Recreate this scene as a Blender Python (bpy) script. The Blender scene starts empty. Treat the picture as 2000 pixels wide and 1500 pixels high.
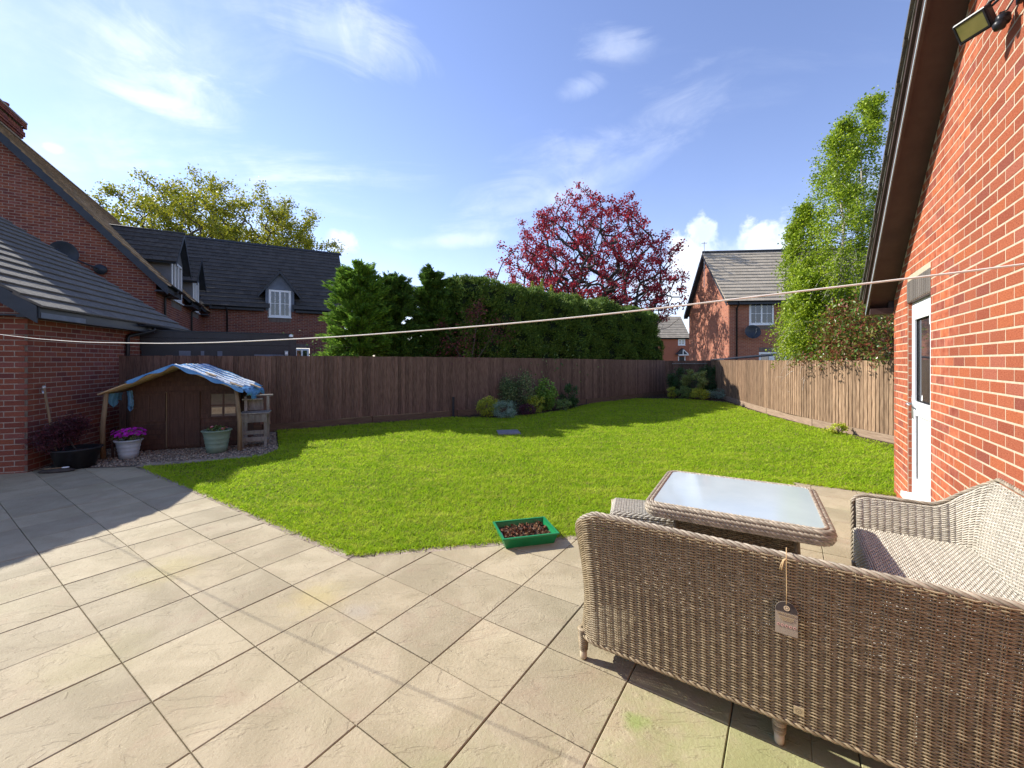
import bpy, math, random
import numpy as np
from mathutils import Matrix, Vector
random.seed(7); rng=np.random.default_rng(7)
R=math.radians
S=bpy.context.scene
COL=S.collection
# ------------------------------------------------------------------ camera
H=1.57; FPX=809.0
cam_d=bpy.data.cameras.new('camera'); cam=bpy.data.objects.new('camera',cam_d); COL.objects.link(cam)
cam.location=(0,0,H); cam.rotation_euler=(R(90),0,0)
cam_d.sensor_width=36; cam_d.lens=FPX/2000*36; cam_d.shift_y=-45/2000
cam_d.clip_start=.05; cam_d.clip_end=2000
S.camera=cam
# ------------------------------------------------------------------ light
SUNV=Vector((-1.2,.55,1.0)).normalized()
EL=math.asin(SUNV.z); AZ=math.atan2(SUNV.x,SUNV.y)
sd=bpy.data.lights.new('sun','SUN'); sd.energy=4.6; sd.angle=R(.5); sd.color=(1,.955,.87)
so=bpy.data.objects.new('sun',sd); COL.objects.link(so); so.rotation_euler=SUNV.to_track_quat('Z','Y').to_euler()
so.location=(-20,10,20)
W=bpy.data.worlds.new('World'); S.world=W; W.use_nodes=True
S.view_settings.view_transform='Standard'; S.view_settings.look='None'; S.view_settings.gamma=1
S.view_settings.exposure=.84; S.view_settings.use_curve_mapping=False

def world_nodes():
    nt=W.node_tree; n=nt.nodes; l=nt.links; n.clear()
    out=n.new('ShaderNodeOutputWorld'); bg=n.new('ShaderNodeBackground'); bg.inputs['Strength'].default_value=.15
    sky=n.new('ShaderNodeTexSky'); sky.sky_type='NISHITA'; sky.sun_disc=False
    sky.sun_elevation=EL; sky.sun_rotation=AZ; sky.air_density=1.0; sky.dust_density=.05; sky.ozone_density=1.6
    tc=n.new('ShaderNodeTexCoord')
    def math_(op,a,b=None,c=None,clamp=False):
        m=n.new('ShaderNodeMath'); m.operation=op; m.use_clamp=clamp
        for i,v in enumerate((a,b,c)):
            if v is None: continue
            if isinstance(v,(int,float)): m.inputs[i].default_value=v
            else: l.new(v,m.inputs[i])
        return m.outputs[0]
    sep=n.new('ShaderNodeSeparateXYZ'); l.new(tc.outputs['Generated'],sep.inputs[0])
    x,y,z=sep.outputs
    az=math_('ARCTAN2',x,y)                 # azimuth from +Y
    el=math_('ARCSINE',z)
    comb=n.new('ShaderNodeCombineXYZ'); l.new(az,comb.inputs[0]); l.new(el,comb.inputs[1])
    def noise(vec,scale,det,rough,dist=0.,sx=1,sy=1,rot=0,off=(0,0,0)):
        mp=n.new('ShaderNodeMapping'); mp.inputs['Scale'].default_value=(sx,sy,1); mp.inputs['Rotation'].default_value=(0,0,rot); mp.inputs['Location'].default_value=off
        l.new(vec,mp.inputs[0]); t=n.new('ShaderNodeTexNoise'); t.inputs['Scale'].default_value=scale; t.inputs['Detail'].default_value=det
        t.inputs['Roughness'].default_value=rough; t.inputs['Distortion'].default_value=dist; l.new(mp.outputs[0],t.inputs[0]); return t.outputs[0]
    def ramp(v,a,b):
        r=n.new('ShaderNodeMapRange'); r.interpolation_type='SMOOTHSTEP'; r.inputs[1].default_value=a; r.inputs[2].default_value=b; l.new(v,r.inputs[0]); return r.outputs[0]
    # broad wisps of cirrus, everywhere
    # project on a high plane so wisps shrink towards the horizon
    zz=math_('ADD',math_('MAXIMUM',z,0.0),.12)
    pc=n.new('ShaderNodeCombineXYZ'); l.new(math_('DIVIDE',x,zz),pc.inputs[0]); l.new(math_('DIVIDE',y,zz),pc.inputs[1])
    c1=noise(pc.outputs[0],1.1,9,.62,.7,.55,1.5,.55,(3.1,1.7,0))
    c2=noise(pc.outputs[0],.55,3,.5,.3,1,1,0,(7.3,2.2,0))
    cir=math_('MULTIPLY',ramp(c1,.42,.80),ramp(c2,.40,.66))
    cir=math_('MULTIPLY',cir,.75)
    # individual wisps and cumulus at their bearings: (px,py,w,h,strength,softness)
    def blob(px,py,w,h,tilt,amp,nv,ns,lo,hi):
        X=(px-1000)/FPX; Z=(705-py)/FPX; a0=math.atan2(X,1); e0=math.atan2(Z,math.hypot(X,1))
        d=math.hypot(X,1); wa=w/FPX/(1+X*X); he=h/FPX/d
        da=math_('SUBTRACT',az,a0); de=math_('SUBTRACT',el,e0)
        ct,st=math.cos(tilt),math.sin(tilt)
        u=math_('DIVIDE',math_('ADD',math_('MULTIPLY',da,ct),math_('MULTIPLY',de,st)),wa)
        v=math_('DIVIDE',math_('SUBTRACT',math_('MULTIPLY',de,ct),math_('MULTIPLY',da,st)),he)
        r=math_('SQRT',math_('ADD',math_('MULTIPLY',u,u),math_('MULTIPLY',v,v)))
        f=math_('ADD',math_('SUBTRACT',1.0,r),math_('MULTIPLY',math_('SUBTRACT',nv,.5),ns))
        return math_('MULTIPLY',ramp(f,lo,hi),amp)
    n1=noise(comb.outputs[0],16,8,.6,.2); n2=noise(comb.outputs[0],5,8,.62,1.1,.7,2.2,.15)
    puffs=[blob(1345,500,95,62,0,.95,n1,2.0,.15,.65),blob(1372,455,42,44,0,.95,n1,1.8,.15,.6),blob(1495,470,85,66,0,.95,n1,2.0,.15,.65),blob(1320,560,130,60,0,.8,n1,2.0,.1,.9),
           blob(668,478,48,34,0,.8,n1,2.2,.15,.9),blob(105,290,40,16,0,.8,n1,1.6,.1,.8),blob(1460,500,180,60,0,.55,n1,2.,.1,1.)]
    wisps=[blob(240,90,380,120,-.2,.60,n2,2.6,.0,1.3),blob(660,50,230,60,-.1,.5,n2,2.4,.0,1.2),blob(300,195,240,40,-.08,.65,n2,2.1,.0,1.1),
           blob(1200,90,100,30,-.2,.28,n2,2.2,.0,1.1),blob(1140,170,55,22,.1,.28,n2,2.2,.0,1.1),blob(1080,385,330,45,.3,.35,n2,2.2,.0,1.2),
           blob(880,470,160,22,.1,.4,n2,1.6,.0,1.1),blob(1150,300,300,60,.3,.3,n2,2.4,.0,1.2)]
    cov=cir
    for p in wisps+puffs: cov=math_('MAXIMUM',cov,p)
    # pale veil towards the horizon
    veil=math_('MULTIPLY',math_('POWER',math_('SUBTRACT',1.0,math_('MAXIMUM',z,0.0),None,True),7.0),.32)
    cov=math_('MAXIMUM',cov,veil)
    shade=noise(comb.outputs[0],9,5,.6,.3)
    cr=n.new('ShaderNodeMix'); cr.data_type='RGBA'; cr.inputs[6].default_value=(3.4,4.0,5.2,1); cr.inputs[7].default_value=(5.0,5.3,5.8,1); l.new(ramp(shade,.35,.6),cr.inputs[0])
    hs=n.new('ShaderNodeMix'); hs.data_type='RGBA'; hs.blend_type='MULTIPLY'; hs.inputs[0].default_value=1; hs.inputs[7].default_value=SKYTINT
    l.new(sky.outputs[0],hs.inputs[6])
    mx=n.new('ShaderNodeMix'); mx.data_type='RGBA'; l.new(cov,mx.inputs[0]); l.new(hs.outputs[2],mx.inputs[6]); l.new(cr.outputs[2],mx.inputs[7])
    l.new(mx.outputs[2],bg.inputs['Color']); l.new(bg.outputs[0],out.inputs[0])
SKYTINT=(.93,.83,.94,1)
world_nodes()
# ------------------------------------------------------------------ helpers
def G(px,py,z=0.):
    """ground position (metres) seen at a measured point of the photograph"""
    Y=(H-z)*FPX/(py-705.); return np.array([(px-1000.)/FPX*Y,Y,z])
def tag(o,label=None,cat=None,group=None,kind=None):
    if label: o['label']=label
    if cat: o['category']=cat
    if group: o['group']=group
    if kind: o['kind']=kind
    return o
WM={}
def empty(name,loc,rz=0.,label=None,cat=None,group=None):
    o=bpy.data.objects.new(name,None); COL.objects.link(o); o.empty_display_size=.2
    o.location=loc; o.rotation_euler=(0,0,rz); tag(o,label,cat,group)
    WM[o.name]=Matrix.Translation(Vector(loc))@Matrix.Rotation(rz,4,'Z'); return o
def mesh(name,V,F,m,smooth=False):
    V=np.asarray(V,float).reshape(-1,3); me=bpy.data.meshes.new(name)
    if isinstance(F,np.ndarray) and F.ndim==2:
        k=F.shape[1]; me.vertices.add(len(V)); me.vertices.foreach_set('co',V.ravel())
        me.loops.add(F.size); me.loops.foreach_set('vertex_index',F.ravel().astype(np.int32))
        me.polygons.add(len(F)); me.polygons.foreach_set('loop_start',np.arange(0,F.size,k,dtype=np.int32)); me.update(calc_edges=True)
    else:
        me.from_pydata(V.tolist(),[],[list(f) for f in F]); me.update()
    if smooth: me.polygons.foreach_set('use_smooth',np.ones(len(me.polygons),bool))
    if m: me.materials.append(m)
    return me
def link(name,me,parent=None,M=None):
    o=bpy.data.objects.new(name,me); COL.objects.link(o)
    if parent is not None: o.parent=parent
    if M is not None: o.matrix_basis=M
    return o
def obj(name,V,F,m,parent=None,smooth=False): return link(name,mesh(name,V,F,m,smooth),parent)
class MB:
    def __init__(s): s.V=[]; s.F=[]; s.n=0
    def add(s,V,F):
        V=np.asarray(V,float).reshape(-1,3); s.V.append(V); s.F+= [tuple(int(i)+s.n for i in f) for f in F]; s.n+=len(V); return s
    def box(s,x0,x1,y0,y1,z0,z1,M=None):
        V=np.array([[x,y,z] for z in (z0,z1) for y in (y0,y1) for x in (x0,x1)],float)
        if M is not None: V=V@np.array(M)[:3,:3].T+np.array(M)[:3,3]
        return s.add(V,[(0,2,3,1),(4,5,7,6),(0,1,5,4),(2,6,7,3),(0,4,6,2),(1,3,7,5)])
    def bbox(s,x0,x1,y0,y1,z0,z1,b=.004):
        """box with chamfered vertical and top edges"""
        P=[(x0+b,y0),(x1-b,y0),(x1,y0+b),(x1,y1-b),(x1-b,y1),(x0+b,y1),(x0,y1-b),(x0,y0+b)]
        V=[(x,y,z0) for x,y in P]+[(x,y,z1-b) for x,y in P]
        cx,cy=(x0+x1)/2,(y0+y1)/2
        V+=[(x-b*np.sign(x-cx)*(1 if abs(x-x0)<b*1.5 or abs(x-x1)<b*1.5 else 0)*.7,y-b*np.sign(y-cy)*.7,z1) for x,y in P]
        F=[tuple(range(7,-1,-1)),tuple(range(16,24))]
        for k in (0,8):
            for i in range(8): j=(i+1)%8; F.append((k+i,k+j,k+8+j,k+8+i))
        return s.add(V,F)
    def tube(s,P,r,n=8,cap=True):
        P=np.asarray(P,float); r=np.broadcast_to(np.asarray(r,float),(len(P),))
        T=np.gradient(P,axis=0); T/=np.linalg.norm(T,axis=1)[:,None]+1e-12
        up=np.array([0,0,1.]) if abs(T[0][2])<.9 else np.array([1.,0,0]); N=np.cross(T[0],up); N/=np.linalg.norm(N)
        V=[]
        for i in range(len(P)):
            N=N-T[i]*N.dot(T[i]); N/=np.linalg.norm(N)+1e-12; B=np.cross(T[i],N)
            a=np.arange(n)*2*math.pi/n; V.append(P[i]+r[i]*(np.cos(a)[:,None]*N+np.sin(a)[:,None]*B))
        F=[]
        for i in range(len(P)-1):
            for k in range(n): j=(k+1)%n; F.append((i*n+k,i*n+j,(i+1)*n+j,(i+1)*n+k))
        if cap: F.append(tuple(range(n-1,-1,-1))); F.append(tuple((len(P)-1)*n+k for k in range(n)))
        return s.add(np.concatenate(V),F)
    def lathe(s,prof,n=24,c=(0,0,0)):
        V=[(c[0]+r*math.cos(a),c[1]+r*math.sin(a),c[2]+z) for r,z in prof for a in [2*math.pi*k/n for k in range(n)]]
        F=[(i*n+k,i*n+(k+1)%n,(i+1)*n+(k+1)%n,(i+1)*n+k) for i in range(len(prof)-1) for k in range(n)]
        return s.add(V,F)
    def prism(s,poly,z0,z1):
        n=len(poly); V=[(x,y,z0) for x,y in poly]+[(x,y,z1) for x,y in poly]
        return s.add(V,[tuple(range(n-1,-1,-1)),tuple(range(n,2*n))]+[(i,(i+1)%n,n+(i+1)%n,n+i) for i in range(n)])
    def extr(s,poly3,d):
        """polygon of 3D points extruded by the vector d"""
        P=np.array(poly3,float); n=len(P)
        return s.add(np.concatenate([P,P+np.array(d,float)]),[tuple(range(n-1,-1,-1)),tuple(range(n,2*n))]+[(i,(i+1)%n,n+(i+1)%n,n+i) for i in range(n)])
    def build(s,name,m,parent=None,smooth=False):
        o=obj(name,np.concatenate(s.V),s.F,m,parent,smooth); return o
def frame(o,ax,ay,az):
    M=np.eye(4); M[:3,0]=ax; M[:3,1]=ay; M[:3,2]=az; M[:3,3]=o; return M
def pieces(parent,name,U,Ms,m,limit=300,smooth=False,maxpx=None,dist=None):
    """lay many alike pieces: the `limit` that show largest become parts, the rest one joined part"""
    UV,UF=U; UV=np.asarray(UV,float); Ms=np.array([np.array(x) for x in Ms])
    Wp=np.array(WM[parent.name]) if parent is not None else np.eye(4)
    c=(Wp@np.concatenate([Ms[:,:3,3],np.ones((len(Ms),1))],1).T).T[:,:3]-np.array([0,0,H])
    d=np.linalg.norm(c,axis=1); px=c[:,0]/np.maximum(c[:,1],.01)*FPX; py=45-c[:,2]/np.maximum(c[:,1],.01)*FPX-45
    vis=(c[:,1]>.2)&(abs(px)<1080)&(py>-760)&(py<850)
    key=np.where(vis,d,d+1000); order=np.argsort(key)
    me=mesh(name,UV,UF,m,smooth)
    ind=[i for i in order[:limit] if vis[i]] if limit else []
    for i in ind: link(name,me,parent,Matrix(Ms[i].tolist()))
    s=set(ind); rest=[i for i in range(len(Ms)) if i not in s]
    if rest:
        A=Ms[rest]; V=np.einsum('nij,kj->nki',A[:,:3,:3],UV)+A[:,None,:3,3]
        k=len(UV); 
        by={}
        for f in UF: by.setdefault(len(f),[]).append(f)
        F=[]
        offs=np.arange(len(rest))*k
        for q,fs in by.items(): 
            arr=np.array(fs); F.append((arr[None]+offs[:,None,None]).reshape(-1,q).tolist())
        F=sum(F,[])
        o=obj(name+'_field' if ind else name,V.reshape(-1,3),F,m,parent,smooth); o['kind']='stuff'
        return o
def Fr(px,Y): return (px-1000)/FPX*Y
# ------------------------------------------------------------------ materials
def mat(name,c1,c2=None,scale=6.,rough=.8,bump=0.,bscale=None,spec=.3,rand=0.,ramp=None,coords='Object',stretch=(1,1,1),metal=0.,trans=0.,detail=6,stops=(.35,.65),rrange=0.,alpha=None,speck=None,bdist=.01,hue=None):
    m=bpy.data.materials.new(name); m.use_nodes=True; nt=m.node_tree; n=nt.nodes; l=nt.links; b=n['Principled BSDF']
    b.inputs['Roughness'].default_value=rough; b.inputs['Specular IOR Level'].default_value=spec; b.inputs['Metallic'].default_value=metal
    tc=n.new('ShaderNodeTexCoord'); mp=n.new('ShaderNodeMapping'); mp.inputs['Scale'].default_value=stretch
    l.new(tc.outputs[coords],mp.inputs[0])
    oi=n.new('ShaderNodeObjectInfo'); ge=n.new('ShaderNodeNewGeometry')
    ad=n.new('ShaderNodeMath'); ad.operation='ADD'; l.new(oi.outputs['Random'],ad.inputs[0]); l.new(ge.outputs['Random Per Island'],ad.inputs[1])
    fr=n.new('ShaderNodeMath'); fr.operation='FRACT'; l.new(ad.outputs[0],fr.inputs[0])
    # shift the texture space per piece
    va=n.new('ShaderNodeVectorMath'); va.operation='MULTIPLY_ADD'; va.inputs[1].default_value=(1,1,1)
    l.new(mp.outputs[0],va.inputs[0])
    cb=n.new('ShaderNodeCombineXYZ'); mu=n.new('ShaderNodeMath'); mu.operation='MULTIPLY'; mu.inputs[1].default_value=37.0 if (rand or ramp) else 0.
    l.new(fr.outputs[0],mu.inputs[0]); l.new(mu.outputs[0],cb.inputs[0]); l.new(mu.outputs[0],cb.inputs[2]); l.new(cb.outputs[0],va.inputs[2])
    no=n.new('ShaderNodeTexNoise'); no.inputs['Scale'].default_value=scale; no.inputs['Detail'].default_value=detail; no.inputs['Roughness'].default_value=.62; l.new(va.outputs[0],no.inputs[0])
    rp=n.new('ShaderNodeValToRGB'); e=rp.color_ramp.elements; e[0].position=stops[0]; e[1].position=stops[1]; e[0].color=(*c1,1); e[1].color=(*(c2 or c1),1)
    l.new(no.outputs[0],rp.inputs[0]); col=rp.outputs[0]
    if ramp:
        r2=n.new('ShaderNodeValToRGB'); r2.color_ramp.interpolation='CONSTANT' if len(ramp)>3 else 'LINEAR'
        while len(r2.color_ramp.elements)<len(ramp): r2.color_ramp.elements.new(.5)
        for i,c in enumerate(ramp): r2.color_ramp.elements[i].position=i/len(ramp); r2.color_ramp.elements[i].color=(*c,1)
        l.new(fr.outputs[0],r2.inputs[0]); mx=n.new('ShaderNodeMix'); mx.data_type='RGBA'; mx.blend_type='MULTIPLY'; mx.inputs[0].default_value=1
        l.new(col,mx.inputs[6]); l.new(r2.outputs[0],mx.inputs[7]); col=mx.outputs[2]
    if rand:
        mr=n.new('ShaderNodeMapRange'); mr.inputs[3].default_value=1-rand; mr.inputs[4].default_value=1+rand; l.new(fr.outputs[0],mr.inputs[0])
        mx=n.new('ShaderNodeVectorMath'); mx.operation='SCALE'; l.new(col,mx.inputs[0]); l.new(mr.outputs[0],mx.inputs['Scale']); col=mx.outputs[0]
    if speck:
        sn=n.new('ShaderNodeTexNoise'); sn.inputs['Scale'].default_value=speck[0]; sn.inputs['Detail'].default_value=3; l.new(va.outputs[0],sn.inputs[0])
        sr=n.new('ShaderNodeMapRange'); sr.inputs[1].default_value=speck[1]; sr.inputs[2].default_value=speck[1]+.06; l.new(sn.outputs[0],sr.inputs[0])
        mx=n.new('ShaderNodeMix'); mx.data_type='RGBA'; l.new(sr.outputs[0],mx.inputs[0]); l.new(col,mx.inputs[6]); mx.inputs[7].default_value=(*speck[2],1); col=mx.outputs[2]
    l.new(col,b.inputs['Base Color'])
    if rrange:
        mr=n.new('ShaderNodeMapRange'); mr.inputs[3].default_value=rough-rrange; mr.inputs[4].default_value=rough+rrange; l.new(no.outputs[0],mr.inputs[0]); l.new(mr.outputs[0],b.inputs['Roughness'])
    if bump:
        bn=n.new('ShaderNodeTexNoise'); bn.inputs['Scale'].default_value=bscale or scale*4; bn.inputs['Detail'].default_value=8; bn.inputs['Roughness'].default_value=.65; l.new(va.outputs[0],bn.inputs[0])
        bp=n.new('ShaderNodeBump'); bp.inputs['Strength'].default_value=bump; bp.inputs['Distance'].default_value=bdist; l.new(bn.outputs[0],bp.inputs['Height']); l.new(bp.outputs[0],b.inputs['Normal'])
    if trans:
        # thin leaf: part of the light passes through
        tr=n.new('ShaderNodeBsdfTranslucent'); ms=n.new('ShaderNodeMixShader'); ms.inputs[0].default_value=trans
        l.new(col,tr.inputs[0]); l.new(b.outputs[0],ms.inputs[1]); l.new(tr.outputs[0],ms.inputs[2]); l.new(ms.outputs[0],n['Material Output'].inputs[0])
    return m
def leafmat(name,cols,trans=.35,rough=.5,spec=.35):
    return mat(name,(.85,.85,.85),(1.1,1.1,1.1),scale=.7,rough=rough,spec=spec,ramp=[tuple(min(.6,q*1.55) for q in c) for c in cols[:3]],trans=trans)
BR=[(1.,1,1),(1.12,1.12,1.05),(.90,.86,.88),(1.06,1,.92),(.74,.74,.92),(1.04,1.12,1.3),(.95,.95,.95),(1.16,1.14,.95),(.84,.78,.82),(1.02,1.0,.95),(1.08,1.04,.98)]
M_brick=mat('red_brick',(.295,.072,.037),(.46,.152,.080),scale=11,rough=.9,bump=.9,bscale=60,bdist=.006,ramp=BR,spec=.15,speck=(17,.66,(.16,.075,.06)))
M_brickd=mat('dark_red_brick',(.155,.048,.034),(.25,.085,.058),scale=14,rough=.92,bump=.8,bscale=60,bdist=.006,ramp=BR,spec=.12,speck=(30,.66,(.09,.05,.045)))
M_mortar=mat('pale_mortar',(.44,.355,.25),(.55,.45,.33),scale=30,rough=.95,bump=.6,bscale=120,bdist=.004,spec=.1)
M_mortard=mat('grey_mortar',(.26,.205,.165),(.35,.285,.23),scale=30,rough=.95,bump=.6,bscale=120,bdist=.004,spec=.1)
M_soldier=mat('blue_grey_brick',(.11,.095,.085),(.19,.165,.14),scale=18,rough=.85,bump=.5,bscale=70,rand=.15)
M_white=mat('white_upvc',(.78,.79,.80),(.83,.84,.84),scale=3,rough=.32,spec=.5,rrange=.06)
M_pane=mat('window_glass',(.012,.016,.02),(.03,.036,.04),scale=1.3,rough=.04,spec=.9)
M_panec=mat('curtained_window_glass',(.20,.21,.2),(.36,.37,.36),scale=3,rough=.05,spec=.9,stretch=(6,6,.3))
M_barge=mat('dark_blue_grey_board',(.022,.028,.038),(.034,.042,.056),scale=5,rough=.45,bump=.1,rrange=.1)
M_lead=mat('grey_lead',(.10,.12,.16),(.15,.18,.23),scale=4,rough=.5)
M_soffit=mat('brown_soffit',(.050,.031,.026),(.074,.047,.038),scale=4,rough=.55,bump=.08)
M_edge=mat('pale_grey_trim',(.30,.36,.38),(.42,.48,.5),scale=9,rough=.5)
M_black=mat('black_plastic',(.012,.012,.014),(.022,.022,.024),scale=8,rough=.38,rrange=.08)
M_tile=mat('dark_concrete_tile',(.042,.038,.034),(.078,.071,.063),scale=9,rough=.85,bump=.6,bscale=90,rand=.16,speck=(26,.68,(.10,.10,.09)))
M_tileg=mat('weathered_grey_tile',(.085,.077,.066),(.155,.142,.122),scale=7,rough=.85,bump=.6,bscale=70,rand=.12,speck=(22,.66,(.20,.19,.16)))
M_tilem=mat('mossy_brown_tile',(.20,.13,.07),(.38,.25,.13),scale=9,rough=.9,bump=.8,bscale=40,rand=.25,speck=(14,.6,(.10,.085,.03)))
M_tilet=mat('tan_grey_tile',(.36,.30,.22),(.47,.40,.30),scale=5,rough=.85,bump=.4,rand=.1)
M_render=mat('grey_render',(.115,.12,.135),(.15,.155,.17),scale=3,rough=.85,bump=.2)
M_anthr=mat('anthracite_cladding',(.020,.022,.028),(.030,.033,.041),scale=4,rough=.42,rrange=.08)
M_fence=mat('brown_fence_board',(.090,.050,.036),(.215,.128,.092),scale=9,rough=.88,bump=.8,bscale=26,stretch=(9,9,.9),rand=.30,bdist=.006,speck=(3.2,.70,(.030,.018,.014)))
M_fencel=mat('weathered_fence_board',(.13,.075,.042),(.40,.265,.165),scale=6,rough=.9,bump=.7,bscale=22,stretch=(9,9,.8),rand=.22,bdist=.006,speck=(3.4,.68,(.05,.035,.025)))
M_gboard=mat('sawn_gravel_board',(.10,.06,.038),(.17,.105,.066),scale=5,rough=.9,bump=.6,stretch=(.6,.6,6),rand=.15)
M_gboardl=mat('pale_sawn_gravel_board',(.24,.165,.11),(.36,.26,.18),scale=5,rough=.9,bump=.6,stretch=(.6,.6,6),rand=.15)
M_post=mat('dark_post',(.02,.02,.024),(.04,.038,.04),scale=8,rough=.7)
M_play=mat('brown_stained_timber',(.060,.030,.020),(.098,.052,.035),scale=5,rough=.75,bump=.4,stretch=(8,8,.6),rand=.12)
M_pole=mat('round_timber_post',(.16,.11,.06),(.27,.19,.11),scale=6,rough=.85,bump=.5,stretch=(5,5,.5))
M_grey_wood=mat('weathered_grey_timber',(.15,.13,.11),(.27,.245,.215),scale=6,rough=.88,bump=.5,stretch=(4,4,.8),rand=.2)
M_tarp=mat('blue_tarpaulin',(.06,.21,.42),(.13,.33,.58),scale=7,rough=.38,bump=.5,bscale=14,spec=.5,bdist=.02)
M_tarpw=mat('sunlit_white_tarpaulin',(.46,.52,.58),(.72,.74,.74),scale=14,rough=.5,bump=.5,bscale=14,bdist=.02)  # near-white colour stands in for sun reflecting off the tarpaulin
M_osb=mat('bare_osb_board',(.42,.29,.16),(.56,.42,.25),scale=22,rough=.85)
M_perspex=mat('clear_window_sheet',(.10,.065,.05),(.17,.12,.095),scale=2,rough=.08,spec=.8)
M_grav=mat('pea_gravel',(.26,.21,.155),(.45,.38,.30),scale=4,rough=.85,ramp=[(1,1,1),(.7,.68,.66),(1.25,1.2,1.1),(.9,.8,.7),(.55,.55,.58)])
M_gravb=mat('gravel_bed',(.13,.105,.08),(.22,.18,.14),scale=40,rough=.95,bump=.9,bscale=90)
M_soil=mat('dark_bark_soil',(.035,.022,.015),(.085,.052,.034),scale=22,rough=.95,bump=1.,bscale=50,bdist=.03)
M_chip=mat('soil_lump',(.05,.03,.02),(.12,.075,.048),scale=9,rough=.95,rand=.4)
M_galv=mat('pale_grey_planter',(.36,.39,.41),(.44,.47,.49),scale=6,rough=.5,rrange=.1)
M_sage=mat('sage_green_planter',(.16,.225,.17),(.20,.275,.205),scale=6,rough=.5,rrange=.1)
M_tray=mat('green_plastic_tray',(.008,.17,.052),(.012,.21,.066),scale=6,rough=.33,spec=.5,rrange=.08)
M_compost=mat('compost',(.035,.022,.016),(.08,.05,.035),scale=60,rough=.95,bump=1.,bscale=120)
M_steel=mat('galvanised_steel',(.45,.46,.47),(.58,.58,.58),scale=12,rough=.4,metal=.7)
M_alu=mat('bare_leg_tip',(.42,.34,.22),(.52,.43,.29),scale=12,rough=.45)
M_rope=mat('white_cord',(.72,.68,.58),(.8,.76,.68),scale=50,rough=.8)
M_string=mat('jute_string',(.50,.36,.18),(.62,.46,.25),scale=50,rough=.9)
M_bark=mat('grey_brown_bark',(.065,.055,.045),(.13,.11,.09),scale=6,rough=.95,bump=.8,stretch=(3,3,.6))
M_birch=mat('birch_bark',(.42,.36,.30),(.62,.56,.48),scale=5,rough=.8,bump=.4,stretch=(1,1,4),speck=(5,.62,(.06,.05,.045)))
M_barkd=mat('dark_bark',(.035,.028,.024),(.07,.058,.048),scale=6,rough=.95)
M_rat=mat('rattan_strand',(.175,.128,.070),(.335,.262,.158),scale=26,rough=.5,spec=.4,bump=.25,bscale=160,bdist=.002,rand=.2)
M_rail=mat('rattan_rail',(.25,.205,.145),(.41,.35,.26),scale=26,rough=.5,spec=.4,bump=.3,bscale=160,bdist=.002,rand=.25)
M_ratin=mat('rattan_strand_pale',(.42,.38,.30),(.58,.53,.44),scale=26,rough=.5,spec=.4,bump=.25,bscale=160,bdist=.002,rand=.16)
M_glasst=mat('frosted_table_glass',(.38,.45,.47),(.45,.52,.53),scale=1.6,rough=.10,spec=.8,rrange=.06,speck=(30,.74,(.13,.15,.15)))
M_kraft=mat('brown_card',(.27,.225,.165),(.32,.27,.2),scale=9,rough=.6)
M_cardd=mat('dark_card',(.035,.03,.03),(.06,.05,.045),scale=9,rough=.5)
M_ink=mat('gold_print',(.42,.32,.17),rough=.5)
M_icon=mat('pink_print',(.58,.36,.29),rough=.5)
M_badge=mat('brass_badge',(.62,.50,.33),(.70,.58,.40),scale=9,rough=.35,metal=.3)
M_badgei=mat('badge_print',(.22,.17,.11),rough=.5)
M_door=mat('white_door',(.80,.81,.82),(.84,.84,.85),scale=2,rough=.3,spec=.5)
M_doorgl=mat('door_glass',(.02,.022,.024),(.045,.045,.05),scale=1.2,rough=.03,spec=1.)
M_rubber=mat('rubber_seal',(.01,.01,.011),rough=.6)
M_lens=mat('flood_lens',(.12,.12,.035),(.20,.18,.06),scale=5,rough=.12,spec=.8)
M_ridge=mat('dark_ridge',(.028,.03,.036),(.04,.043,.05),scale=6,rough=.7)
M_manh=mat('manhole_slab',(.16,.15,.17),(.24,.22,.24),scale=9,rough=.9,bump=.4)
M_earth=mat('earth',(.05,.06,.025),(.09,.10,.04),scale=1.5,rough=.95,bump=.5)
M_joint=mat('sand_joint',(.10,.08,.045),(.21,.17,.11),scale=14,rough=.95,bump=.5)
M_paver=mat('block_paver',(.25,.19,.14),(.37,.30,.23),scale=9,rough=.9,bump=.6,bscale=50,rand=.16)

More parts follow.
